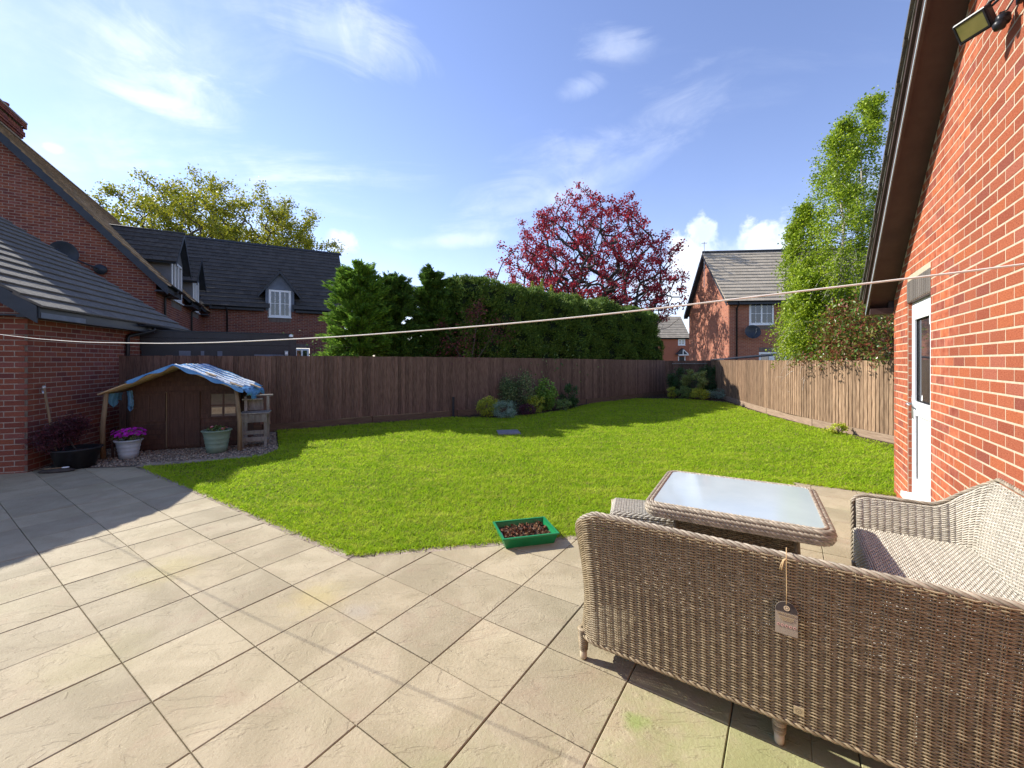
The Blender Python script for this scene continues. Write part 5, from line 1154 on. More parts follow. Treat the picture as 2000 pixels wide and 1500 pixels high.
# purple maple
mp_=empty('maple_bush',(-6.46,6.14,.22),0,'wispy dark purple Japanese maple in the wide black pot','shrub')
sg,tp=grow((0,0,0),(0.1,.1,1),.16,.012,4,random.Random(5),spread=.8,ratio=.85,kids=(3,3),upb=.02)
sg=[s for s in sg]; tubes('stem',sg,M_barkd,mp_)
T=np.array([t[0] for t in tp]); P=np.repeat(T,16,0)+rng.normal(0,.06,(len(T)*16,3)); P=P[(P[:,0]>-.52)]; P=P[:5200]; P=P*np.array([1.0,1.15,.95]); V,F=leaves(P,.05,4.5,.2); obj('foliage',V,F,leafmat('maple_leaf',[(.055,.014,.022),(.09,.02,.03),(.03,.012,.016)],.3),mp_)
# broom pole leaning on the garage
bp_=empty('garden_pole',(-6.74,6.08,0),0,'wooden handled garden tool leaning against the garage wall','tool')
b=MB(); b.tube([(0.06,.02,.05),(-.0,-.02,.6),(-.07,-.06,1.22)],[.016,.016,.015],10); b.build('handle',M_pole,bp_,True)
b=MB(); b.tube([(-.085,-.05,1.15),(-.045,-.075,1.20)],.02,8); b.tube([(-.05,-.09,1.14),(-.015,-.11,1.10)],.011,8); b.build('clip',M_steel,bp_,True)
b=MB(); b.box(.01,.13,-.03,.05,0,.06); b.build('tool_head',M_black,bp_)
st=empty('stone',(-6.44,5.86,0),.3,'dark flat stone lying at the garage corner by the black pot','stone'); b=MB(); b.lathe([(.001,0),(.15,.0),(.17,.02),(.13,.04),(.05,.05),(.001,.05)],11); q=b.build('slab',M_barkd,st); q.scale=(1.25,.55,1)
tr_=empty('hand_tool',(-6.44,5.86,.055),.5,'white loop handled tool lying on the dark flat stone','tool'); b=MB(); a=np.linspace(0,2*math.pi,17); b.tube(np.stack([.09+.035*np.cos(a),.022*np.sin(a),0*a],1),.006,6,False); b.build('loop_handle',M_white,tr_,True); b=MB(); b.tube([(.055,0,0),(-.12,-.01,.0)],.008,6); b.build('shaft',M_pole,tr_,True)
# ------------------------------------------------------------------ manhole in the lawn
mh=empty('drain_cover',G(993,846)+np.array([0,0,.018]),.15,'grey square drain cover slab set in the shaded lawn','drain cover'); b=MB(); b.bbox(-.24,.24,-.24,.24,-.02,.018,.006); b.build('cover',M_manh,mh)
# ------------------------------------------------------------------ seed tray
ta=math.atan2(.127,.474)
tc_=np.array([.115,3.665]); ty=empty('seed_tray',(tc_[0],tc_[1],0),ta,'green plastic seed tray of compost on the patio edge','tray')
def trap(b,w0,l0,w1,l1,z0,z1,flip=False):
    V=[(-w0,-l0,z0),(w0,-l0,z0),(w0,l0,z0),(-w0,l0,z0),(-w1,-l1,z1),(w1,-l1,z1),(w1,l1,z1),(-w1,l1,z1)]; F=[(0,1,5,4),(1,2,6,5),(2,3,7,6),(3,0,4,7)]
    b.add(V,F if not flip else [tuple(reversed(f)) for f in F]); return V
b=MB(); trap(b,.212,.155,.240,.186,0,.092); trap(b,.205,.148,.230,.176,.006,.092,True); b.add([(-.212,-.155,.003),(.212,-.155,.003),(.212,.155,.003),(-.212,.155,.003)],[(0,1,2,3)]); b.build('tray_body',M_tray,ty)
b=MB()
for (x0,x1,y0,y1) in ((-.25,.25,-.196,-.178),(-.25,.25,.178,.196),(-.25,-.232,-.178,.178),(.232,.25,-.178,.178)): b.box(x0,x1,y0,y1,.088,.1)
b.build('rim',M_tray,ty)
nx,ny_=26,20; V=[(-.215+.43*i/nx,-.162+.324*j/ny_,.052+rng.normal(0,.004)) for j in range(ny_+1) for i in range(nx+1)]; F=[(j*(nx+1)+i,j*(nx+1)+i+1,(j+1)*(nx+1)+i+1,(j+1)*(nx+1)+i) for j in range(ny_) for i in range(nx)]
obj('compost',V,F,M_compost,ty,True)
M_wilt=mat('wilted_leaf',(.10,.05,.028),(.22,.13,.07),scale=30,rough=.85,ramp=[(1,1,1),(.5,.45,.45),(1.4,1.2,.9),(1.0,.6,.55)])
sd_n=0
for i in range(7):
    for j in range(4):
        if (i,j) in ((0,3),(3,0)): continue
        e=empty('seedling',(0,0,0),0,None); e.parent=ty; x,y=-.185+.062*i+rs.uniform(-.01,.01),-.12+.08*j+rs.uniform(-.012,.012)
        C=np.array([x,y,.066])+rng.normal(0,1,(26,3))*np.array([.014,.014,.010]); V,F=leaves(C,rng.uniform(.014,.034,26),1.3,.2)
        bpy.data.objects.remove(e); o=obj('seedling',V,F,M_wilt,ty)
b=MB(); b.box(-.222,-.206,-.075,.03,.06,.064); q=b.build('plant_label',M_edge,ty); q.rotation_euler=(R(12),0,0)
# ------------------------------------------------------------------ clothes line
LX=[-7.58,-6.6,-5.75,-4.6,-3.55,-2.39,-1.84,-.9,0,.45,.788,1.276,1.74]; LZ=[2.05,1.955,1.87,1.785,1.725,1.69,1.685,1.692,1.72,1.745,1.775,1.81,1.86]
pts=[]
for x in np.linspace(LX[0],LX[-1],90):
    z=np.interp(x,LX,LZ); y=np.interp(x,[-7.58,-5.78,-3.55,-1.84,0,1.74],[5.52,4.63,3.43,2.59,1.67,.83]); pts.append((x,y,z))
pts=np.array(pts)
for _ in range(6): pts[1:-1]=(pts[:-2]+2*pts[1:-1]+pts[2:])/4
b=MB(); b.tube(pts,.0028,8); o=b.build('clothes_line',M_rope,None,True); tag(o,'pale clothes line sagging across the garden from wall to wall','line')
# ------------------------------------------------------------------ rattan
def strand(P,N,a,b_,sides=5):
    """flattened tube through P, N surface normals, half width a (in surface), half thickness b_"""
    T=np.gradient(P,axis=0); T/=np.linalg.norm(T,axis=1)[:,None]+1e-12; B=np.cross(T,N); B/=np.linalg.norm(B,axis=1)[:,None]+1e-12
    th=np.arange(sides)*2*math.pi/sides; V=P[:,None]+np.cos(th)[None,:,None]*B[:,None]*a+np.sin(th)[None,:,None]*N[:,None]*b_
    n_=len(P); i=np.arange(n_-1)[:,None]*sides; k=np.arange(sides)[None]; k2=(k+1)%sides
    F=np.stack([i+k,i+k2,i+sides+k2,i+sides+k],-1).reshape(-1,4); return V.reshape(-1,3),F
class SB:
    def __init__(s): s.V=[];s.F=[];s.n=0
    def add(s,V,F): s.V.append(V); s.F.append(F+s.n); s.n+=len(V)
    def build(s,name,m,parent): return obj(name,np.concatenate(s.V),np.concatenate(s.F),m,parent,True)
def weave(Sf,Nf,u0,u1,v0,v1,Lu,Lv,warp=.039,weft=.0118,a=.0052,t=.0022,amp=.0038,phase=0,sides=5,rowlim=None,dbl=True,sub=4):
    """Sf(u,v)->(n,3) position; u along wefts, v across them"""
    sb=SB(); nw=max(2,int(round(Lu/warp))); nr=max(2,int(round(Lv/weft)))
    ns=nw*sub+1; u=np.linspace(u0,u1,ns)
    for j in range(nr):
        v=v0+(v1-v0)*(j+.5)/nr; P=Sf(u,np.full(ns,v)); N=Nf(u,np.full(ns,v))
        ph_=np.linspace(0,nw,ns); off=amp*np.cos(math.pi*(ph_-.5+j+phase)); off=np.sign(off)*np.abs(off/amp)**.8*amp
        P=P+N*off[:,None]+rng.normal(0,.00035,P.shape)
        if rowlim is not None: 
            ok=rowlim(u,v)
            if not ok.any(): continue
            idx=np.where(ok)[0]; cut=np.split(idx,np.where(np.diff(idx)>1)[0]+1)
            for c in cut:
                if len(c)>2: sb.add(*strand(P[c],N[c],a,t,sides))
        else: sb.add(*strand(P,N,a,t,sides))
    wv=max(8,int(nr/3)); vv=np.linspace(v0,v1,wv)
    for i in range(nw):
        for dx in ((-.0045,.0045) if dbl else (0,)):
            uu=u0+(u1-u0)*((i+.5)/nw+dx/Lu); P=Sf(np.full(wv,uu),vv); N=Nf(np.full(wv,uu),vv)
            if rowlim is not None:
                ok=np.array([rowlim(np.array([uu]),q)[0] for q in vv]); 
                if ok.sum()<3: continue
                P=P[ok];N=N[ok]
            sb.add(*strand(P,N,.0032,.0022,4))
    return sb
def numN(Sf,flip=1):
    def Nf(u,v):
        e=1e-3; a=Sf(u+e,v)-Sf(u-e,v); b_=Sf(u,v+e)-Sf(u,v-e); n_=np.cross(a,b_)*flip; return n_/(np.linalg.norm(n_,axis=1)[:,None]+1e-12)
    return Nf
def braid(P,N,name,m,parent,r=.0085,R_=.0105,pitch=.085,k=4,flat=1.25):
    """rope of twisted strands along P"""
    P=np.asarray(P); seg=np.linalg.norm(np.diff(P,axis=0),axis=1); s=np.concatenate([[0],np.cumsum(seg)]); L=s[-1]; n_=int(L/.007); q=np.linspace(0,L,n_)
    Q=np.stack([np.interp(q,s,P[:,i]) for i in range(3)],1); NN=np.stack([np.interp(q,s,N[:,i]) for i in range(3)],1); NN/=np.linalg.norm(NN,axis=1)[:,None]
    T=np.gradient(Q,axis=0); T/=np.linalg.norm(T,axis=1)[:,None]; B=np.cross(T,NN); sb=SB()
    for i in range(k):
        a=q/pitch*2*math.pi+i*2*math.pi/k; C=Q+NN*(np.cos(a)*R_*flat)[:,None]+B*(np.sin(a)*R_)[:,None]
        rad=NN*np.cos(a)[:,None]+B*np.sin(a)[:,None]; sb.add(*strand(C,rad,r,r*.75,5))
    return sb.build(name,m,parent)
LX_,LY_,D1_,D2_=1.93,1.84,.70,.62
ns_=empty('rattan_sofa',(.325,2.165,0),math.atan2(-math.sin(TH),math.cos(TH)),'large L shaped rattan corner sofa with swing tag on its back beside the brick wall','sofa')
CN=[(0,D1_),(0,0),(LX_,0),(LX_,LY_),(LX_-D2_,LY_)]; RC=.13
def mkplan():
    pts=[];nr=[]; C=[np.array(c,float) for c in CN]; segs=[]
    for i in range(4):
        a,b_=C[i],C[i+1]; d=(b_-a)/np.linalg.norm(b_-a); s0=RC if i>0 else 0; s1=RC if i<3 else 0; L=np.linalg.norm(b_-a)-s0-s1; n_=max(2,int(L/.01))
        for t in np.linspace(0,1,n_): pts.append(a+d*(s0+L*t)); nr.append((d[1],-d[0]))
        if i<3:
            d2=(C[i+2]-b_)/np.linalg.norm(C[i+2]-b_); cc=b_-d*RC+d2*RC
            for t in np.linspace(0,1,20)[1:-1]: 
                an=t*math.pi/2; v=-d2*math.cos(an)+d*math.sin(an); pts.append(cc+v*RC); nr.append(tuple(v))
    P=np.array(pts);N=np.array(nr); s_=np.concatenate([[0],np.cumsum(np.linalg.norm(np.diff(P,axis=0),axis=1))]); return P,N,s_
PP_,NN_,SS_=mkplan(); totN=SS_[-1]
def plan(q):
    s_=np.clip(np.asarray(q,float),0,1)*totN; f=lambda A: np.interp(s_,SS_,A)
    x,y,nx_,ny2=f(PP_[:,0]),f(PP_[:,1]),f(NN_[:,0]),f(NN_[:,1]); m_=np.hypot(nx_,ny2); return x,y,nx_/m_,ny2/m_
def sm(t): t=np.clip(t,0,1); return t*t*(3-2*t)
arcN=RC*math.pi/2; AN=D1_-RC; ZB=.825; z0_=.135
def topz(q):
    s_=np.asarray(q)*totN; d0=s_; d1=totN-s_
    z=.53+(ZB-.53)*sm((d0-(AN-.03))/(arcN+.06)); z=z+(.86-ZB)*sm((s_-2.6)/.8)
    z=z-(.86-.62)*(1-sm((d1-(D2_-RC-.10))/(arcN+.16)))
    for d_ in (d0,d1):
        fr=np.clip(d_/.10,0,1); z=z-.055*(1-np.sqrt(np.clip(1-(1-fr)**2,0,1)))
    return z
def SfN(q,v):
    x,y,nx_,ny2=plan(q); zt=topz(np.clip(q,0,1)); z=z0_+(zt-z0_)*v; h=(z-z0_)/(ZB-z0_)
    ox=.055*h**2.2-.045*np.sin(np.clip(h,0,1)*math.pi)**1.3; oy=.105*h-.012*np.sin(np.clip(h,0,1)*math.pi); wall=.075*h-.02*np.sin(np.clip(h,0,1)*math.pi)-.02
    armf=np.where(ny2>0,.05*h**2.2-.02*np.sin(np.clip(h,0,1)*math.pi),oy)
    o_=np.where(nx_<0,ox,wall)*nx_**2+armf*ny2**2
    return np.stack([x+nx_*o_,y+ny2*o_,z],-1)
weave(SfN,numN(SfN,1),0,1,0,1,totN,ZB-z0_,weft=.0062,a=.0036,t=.0017,amp=.0033,sides=4,sub=4).build('woven_shell',M_rat,ns_)
def Si(q,v):
    x,y,nx_,ny2=plan(q); P=SfN(q,v); return P-np.stack([nx_,ny2,0*nx_],-1)*.030
weave(Si,numN(Si,1),.004,.996,.30,.985,totN,(ZB-z0_)*.7,weft=.0085,a=.0042,t=.0018,amp=.0034,phase=1,sides=4,sub=3).build('inner_weave',M_ratin,ns_)
q=np.linspace(0,1,320); P=SfN(q,np.ones(320)); x,y,nx_,ny2=plan(q); N=np.stack([nx_,ny2,0*nx_],-1); P2=P-N*.014+np.array([0,0,.004])
def front(s_,ax): v=np.linspace(.02,.97,30); p=SfN(np.full(30,s_),v); p[:,ax]+=.004; return p
PP=np.concatenate([front(0.,1),P2,front(1.,0)[::-1]]); NN=np.concatenate([np.tile([-1.,0,0],(30,1)),N,np.tile([0,1.,0],(30,1))])
braid(PP,NN,'braided_rail',M_rail,ns_,r=.0068,R_=.0088,pitch=.12,k=4)
braid(SfN(q,np.zeros(320)),N,'hem_braid',M_rat,ns_,r=.0055,R_=.0065,pitch=.09,k=3)
sh_=.40
def seatw(o,ax,ay,W_,Dp,name):
    o=np.array(o,float);ax=np.array(ax,float);ay=np.array(ay,float)
    def Ss(u,v):
        s_=v*(Dp+.20); k=Dp-.03; t=np.clip((s_-k)/.047,0,1)*math.pi/2; y=np.where(s_<k,s_,k+.03*np.sin(t)); z=np.where(s_<k,sh_,sh_-.03+.03*np.cos(t)-np.clip(s_-k-.047,0,1)); return o+ax*(u*W_)[:,None]+ay*y[:,None]+np.array([0,0,1.])*z[:,None]
    weave(Ss,numN(Ss,1),0,1,0,1,W_,Dp+.2,warp=.022,weft=.0105,a=.0048,phase=0,sides=4,sub=3,dbl=False,amp=.003).build(name,M_ratin,ns_)
seatw((.04,.04,0),(1,0,0),(0,1,0),LX_-D2_-.02,D1_-.06,'seat')
seatw((LX_-.045,.05,0),(0,1,0),(-1,0,0),LY_-.09,D2_-.05,'seat')
b=MB(); b.box(.045,LX_-D2_,.045,D1_-.05,sh_-.05,sh_-.010); b.build('seat_base',M_rat,ns_); b=MB(); b.box(LX_-D2_+.03,LX_-.05,.055,LY_-.05,sh_-.05,sh_-.011); b.build('seat_base',M_rat,ns_)
for k,(x,y) in enumerate(((.03,.05),(.90,.045),(LX_-.04,.05),(.03,D1_-.04),(LX_-.04,LY_-.06),(LX_-D2_+.02,LY_-.06),(LX_-.04,1.0),(LX_-D2_+.03,1.0))):
    b=MB()
    for j in range(11): zz=.052+j*.0105; b.lathe([(.012,zz-.006),(.021+.0006*j,zz-.005),(.0245+.0007*j,zz),(.021+.0006*j,zz+.005),(.012,zz+.006)],16,(x,y,0))
    lg=b.build('leg',M_rat,ns_,True); b=MB(); b.lathe([(.001,0),(.015,0),(.018,.01),(.019,.05),(.001,.05)],16,(x,y,0)); b.build('leg_foot',M_alu,lg,True)
nsf=ns_
# ---- table
tb=empty('rattan_table',(1.515,2.83,0),math.atan2(-.50,.865),'square glass topped rattan table between the sofa and the lawn','table')
TW,TD,TZ=.485,.455,.66
def rrect(w,d,r,n_=10,z=0):
    P=[]
    for cx,cy,a0 in ((w-r,d-r,0),(-w+r,d-r,90),(-w+r,-d+r,180),(w-r,-d+r,270)):
        for k in range(n_+1): a=R(a0+90*k/n_); P.append((cx+r*math.cos(a),cy+r*math.sin(a),z))
    return np.array(P+[P[0]])
def ring_normals(P,c=(0,0)): 
    N=P.copy(); N[:,2]=0; T=np.gradient(P,axis=0); N=np.stack([T[:,1],-T[:,0],0*T[:,0]],1); N/=np.linalg.norm(N,axis=1)[:,None]+1e-9; return N
for k,(off,z,rr,nm) in enumerate(((0,TZ-.014,.0085,'rim_braid'),(.006,TZ-.034,.009,'rim_braid'),(.004,TZ-.054,.009,'rim_braid'),(-.004,TZ-.072,.0085,'rim_braid'))):
    P=rrect(TW+off,TD+off,.07,10,z); braid(P,ring_normals(P),nm,M_rail,tb,r=.0085,R_=.009,pitch=.10,k=4)
P=rrect(TW-.022,TD-.022,.055,10,TZ-.006); braid(P,ring_normals(P),'rim_top_braid',M_rail,tb,r=.0065,R_=.007,pitch=.07,k=3)
p=rrect(TW-.03,TD-.03,.05,10)[:-1,:2]; b=MB(); b.prism([tuple(x) for x in p],TZ-.010,TZ-.001); b.build('glass_top',M_glasst,tb)
p=rrect(TW-.01,TD-.01,.06,10)[:-1,:2]; b=MB(); b.prism([tuple(x) for x in p],TZ-.07,TZ-.012); b.build('top_frame',M_rat,tb)
for k,(o,ax,L) in enumerate((((-.33,-.27,0),(1,0,0),.66),((.33,-.27,0),(0,1,0),.54),((.33,.27,0),(-1,0,0),.66),((-.33,.27,0),(0,-1,0),.54))):
    o=np.array(o,float); ax=np.array(ax,float); ot=np.cross(ax,[0,0,1])
    def Sp(u,v,o=o,ax=ax,L=L,ot=ot): return o+ax*(u*L)[:,None]+np.array([0,0,1.])*(.06+v*.52)[:,None]+ot*(.03*(1-v))[:,None]
    weave(Sp,numN(Sp,-1),0,1,0,1,L,.52,warp=.03,weft=.012,sides=4,sub=3).build('base_panel',M_rat,tb)
    b=MB(); b.tube([o+ot*.03+np.array([0,0,.02]),o+np.array([0,0,.58])],.017,10); b.build('leg',M_rat,tb,True)
b=MB(); b.box(-.31,.31,-.25,.25,.06,.57); b.build('base_core',M_rat,tb)
# ---- footstool
fs=empty('rattan_footstool',(1.02,3.22,0),math.atan2(-.30,.95),'small pale rattan footstool at the lawn side end of the table','footstool')
def Sst(u,v):
    w,d=.24,.18; s=v*2-1; e_=np.clip((np.abs(s)-.8)/.2,0,1); y=np.sign(s)*np.minimum(np.abs(s),.8)/.8*(d-.03)+np.sign(s)*.03*np.sin(e_*math.pi/2); z=.435-.03+.03*np.cos(e_*math.pi/2); x=(u*2-1)*w; ex=np.clip((np.abs(u*2-1)-.88)/.12,0,1); z=z-.03*(1-np.cos(ex*math.pi/2)); return np.stack([x,y,z],-1)
weave(Sst,numN(Sst,1),0,1,0,1,.48,.42,warp=.02,weft=.012,dbl=False,sides=4,sub=3,amp=.003).build('seat',M_ratin,fs)
for (o,ax,L) in (((-.24,-.18,0),(1,0,0),.48),((.24,-.18,0),(0,1,0),.36),((.24,.18,0),(-1,0,0),.48),((-.24,.18,0),(0,-1,0),.36)):
    o=np.array(o,float); ax=np.array(ax,float)
    def Sp(u,v,o=o,ax=ax,L=L): return o+ax*(u*L)[:,None]+np.array([0,0,1.])*(.10+v*.30)[:,None]
    weave(Sp,numN(Sp,-1),0,1,0,1,L,.30,warp=.03,weft=.012,sides=4,sub=3).build('side_panel',M_ratin,fs)
    b=MB(); b.tube([o+np.array([0,0,.0]),o+np.array([0,0,.41])],.015,8); b.build('leg',M_rat,fs,True)
b=MB(); b.box(-.225,.225,-.165,.165,.12,.42); b.build('core',M_rat,fs)
# ---- swing tag and badge on the near sofa
def on_back(x,z,out=.012):
    q=(AN+arcN+(x-.13))/totN; v=(z-.135)/(ZB-.135); p=SfN(np.array([q]),np.array([v]))[0]; return np.array([p[0],p[1]-out,p[2]])
rzS=math.atan2(-math.sin(TH),math.cos(TH))
sx=.925
def text(body,size,m,parent,M,ext=.0006,align='CENTER'):
    cu_=bpy.data.curves.new('text','FONT'); cu_.body=body; cu_.size=size; cu_.align_x=align; cu_.extrude=ext; o=bpy.data.objects.new('text',cu_); me=bpy.data.meshes.new_from_object(o); bpy.data.objects.remove(o); me.materials.clear(); me.materials.append(m)
    o=link('lettering',me,parent,M); return o
tg=empty('swing_tag',(0,0,0),0,'dark arched card swing tag reading hand woven hanging on the sofa back','tag')
p0=on_back(sx,.655,.022); Wn=WM[nsf.name]; wp0=Wn@Vector(p0); tg.location=wp0; tg.rotation_euler=(R(-2),0,rzS)
w,h=.036,.124
arch=[(-w,-h),(w,-h),(w,-.034)]+[(w*math.cos(a),-.034+.034*math.sin(a)) for a in np.linspace(0,math.pi,14)[1:-1]]+[(-w,-.034)]
b=MB(); b.extr([(x,0,z) for x,z in arch],(0,.0015,0)); b.build('card',M_kraft,tg)
arch2=[(-w+.001,-.040),(w-.001,-.040)]+[((w-.001)*math.cos(a),-.035+.034*math.sin(a)) for a in np.linspace(0,math.pi,14)]
b=MB(); b.extr([(x,-.0009,z) for x,z in arch2],(0,.0008,0)); b.build('dark_band',M_cardd,tg)
def ringm(b,cx,cz,r0,r1,y,n_=20):
    a=np.arange(n_)*2*math.pi/n_; V=[(cx+r0*math.cos(t),y,cz+r0*math.sin(t)) for t in a]+[(cx+r1*math.cos(t),y,cz+r1*math.sin(t)) for t in a]; b.add(V,[(i,(i+1)%n_,n_+(i+1)%n_,n_+i) for i in range(n_)])
b=MB(); ringm(b,.001,-.024,.0062,.0098,-.0016); ringm(b,.001,-.024,.0003,.0042,-.0016); b.build('emblem',M_badge,tg)
MT=lambda x,z,y=-.0012: Matrix.Translation((x,y,z))@Matrix.Rotation(R(90),4,'X')
text('HAND WOVEN',.0088,M_ink,tg,MT(0,-.0505))
b=MB()
for k,(ww,zz) in enumerate(((.026,-.058),(.022,-.0625),(.024,-.067),(.016,-.0715))): b.box(-ww,ww,-.0016,-.0009,zz,zz+.0014)
b.build('print_line',M_ink,tg)
b=MB()
for k in range(5): ringm(b,-.026+.013*k,-.090,.0002,.0054,-.0014,16)
b.build('icon_row',M_icon,tg)
b=MB()
for k in range(5):
    cx=-.026+.013*k; b.box(cx-.0022,cx+.0022,-.0021,-.0016,-.092+.001*(k%2),-.0885)
b.build('icon_detail',M_cardd,tg)
st_=empty('tag_string',wp0,rzS,'knotted jute string tying the swing tag to the sofa rail','string')
b=MB(); dz=.825-.655+.02
b.tube([(0,-.004,-.008),(.001,-.004,.05),(0,-.022,dz-.045),(0,-.034,dz-.012),(0,-.02,dz+.012),(0,.006,dz+.013),(0,.03,dz)],.0017,6); b.tube([(0,-.034,dz-.014),(-.008,-.04,dz-.02),(-.013,-.036,dz-.045),(-.015,-.03,dz-.062)],.0022,6); b.tube([(0,-.034,dz-.014),(-.010,-.038,dz-.018),(-.017,-.036,dz-.04),(-.020,-.03,dz-.058)],.0018,6); b.build('string',M_string,st_,True)
bd=MB(); pb_=on_back(.965,.205,.010)
bd.box(-.017,.017,-.0012,.0008,-.017,.017); bo=bd.build('maker_badge',M_badge,nsf); bo.location=pb_; bo.rotation_euler=(R(9),0,0)
b=MB(); ringm(b,0,0,.0085,.0100,-.0017); ringm(b,0,0,.0060,.0066,-.0017); ringm(b,0,-.001,.0001,.0022,-.0017)
for k in range(12):
    a=2*math.pi*k/12; b.box(.013*math.cos(a)-.0008,.013*math.cos(a)+.0008,-.0018,-.0013,.013*math.sin(a)-.0008,.013*math.sin(a)+.0008)
o=b.build('badge_print',M_badgei,bo)
# ------------------------------------------------------------------ hedge and conifers
HEDG=[(.012,.032,.012),(.03,.065,.018),(.07,.12,.025)]
M_hedge=leafmat('conifer_hedge_leaf',[(.028,.062,.014),(.055,.105,.018),(.12,.17,.028)],.3,.6,.2)
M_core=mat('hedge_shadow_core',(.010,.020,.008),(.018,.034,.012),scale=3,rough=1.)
hp=np.array([(-1.9,12.9),(-.3,14.1),(1.9,16.1),(4.3,18.3),(7.0,21.2)])
def hedge():
    root=empty('conifer_hedge',(0,0,0),0,'long tall dark green conifer hedge behind the fence','hedge')
    seg=np.linalg.norm(np.diff(hp,axis=0),axis=1); cum=np.concatenate([[0],np.cumsum(seg)]); L=cum[-1]
    def pos(s): return np.stack([np.interp(s,cum,hp[:,0]),np.interp(s,cum,hp[:,1])],-1)
    T=nrm3([hp[-1][0]-hp[0][0],hp[-1][1]-hp[0][1],0])[:2]; Nn=np.array([T[1],-T[0]]) # towards the camera
    def bump(s,z): return .12*np.sin(s*2.1+z*1.3)+.10*np.sin(s*4.7-z*2.2)+.07*np.sin(z*5.1+s*3.3)+.045*np.sin(s*11+z*7)*np.sin(z*13-s*6)
    def hz(s): return 4.12-.02*s+.06*np.sin(s*2.7)+.05*np.sin(s*6.1)
    half=.62
    n_=200000
    # faces: front, top, back, ends
    f=rng.random(n_); s=rng.uniform(0,L,n_); z=np.zeros(n_); d=np.zeros(n_)
    fr=f<.62; tp_=(f>=.62)&(f<.82); bk=(f>=.82)&(f<.93); en=f>=.93
    z[fr]=rng.uniform(.4,1,fr.sum())*hz(s[fr]); d[fr]=half; z[tp_]=hz(s[tp_]); d[tp_]=rng.uniform(-half,half,tp_.sum()); z[bk]=rng.uniform(.3,1,bk.sum())*hz(s[bk]); d[bk]=-half
    s[en]=np.where(rng.random(en.sum())<.5,0,L); z[en]=rng.uniform(.3,1,en.sum())*hz(L); d[en]=rng.uniform(-half,half,en.sum())
    bb=bump(s,z); d=np.where(fr,d+bb,np.where(bk,d-bb,d)); z=np.where(tp_,z+bb*.5,z)
    edge=np.clip((z/hz(s)-.86)/.14,0,1); d*=1-.22*edge**2
    dep=np.abs(rng.normal(0,.09,n_)); P2=pos(s)+Nn*d[:,None]
    P=np.stack([P2[:,0],P2[:,1],z],1)
    outw=np.zeros((n_,3)); outw[fr]=[Nn[0],Nn[1],.3]; outw[bk]=[-Nn[0],-Nn[1],.3]; outw[tp_]=[0,0,1]; outw[en]=np.where(s[en][:,None]<1,np.array([[-T[0],-T[1],.4]]),np.array([[T[0],T[1],.4]]))
    P-=outw*(dep-.05)[:,None]; P+=rng.normal(0,.035,P.shape); 
    clump=np.sin(P[:,0]*6+P[:,2]*4)*np.sin(P[:,1]*5-P[:,2]*7); keep=rng.random(n_)<.55+.6*clump
    P=P[keep]; outw=outw[keep]; dirs=outw+np.array([0,0,.25])+rng.normal(0,.5,P.shape); dirs/=np.linalg.norm(dirs,axis=1)[:,None]
    V,F=leaves(P,rng.uniform(.045,.13,len(P)),3.,.2,dirs=dirs,jit=.6); obj('foliage',V,F,M_hedge,root)
    # dark core, added inside the leaves to block light
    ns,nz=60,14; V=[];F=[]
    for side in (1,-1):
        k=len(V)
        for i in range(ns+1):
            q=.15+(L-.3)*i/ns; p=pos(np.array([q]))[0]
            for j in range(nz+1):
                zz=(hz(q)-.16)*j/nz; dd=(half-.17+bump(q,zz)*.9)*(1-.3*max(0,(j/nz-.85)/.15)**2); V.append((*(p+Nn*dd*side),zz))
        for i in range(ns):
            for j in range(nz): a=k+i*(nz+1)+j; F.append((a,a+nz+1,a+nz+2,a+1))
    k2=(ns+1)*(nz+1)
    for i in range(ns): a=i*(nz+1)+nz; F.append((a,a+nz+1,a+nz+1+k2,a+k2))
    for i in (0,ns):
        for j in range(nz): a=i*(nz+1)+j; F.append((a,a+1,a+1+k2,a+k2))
    obj('light_block_core',V,F,M_core,root)
    for q in np.linspace(.4,L-.3,12):
        p=pos(np.array([q]))[0]; b=MB(); b.tube([(p[0],p[1],-.05),(p[0]+.03,p[1],1.5),(p[0],p[1],3.3)],[.09,.07,.03],8); b.build('trunk',M_bark,root,True)
hedge()
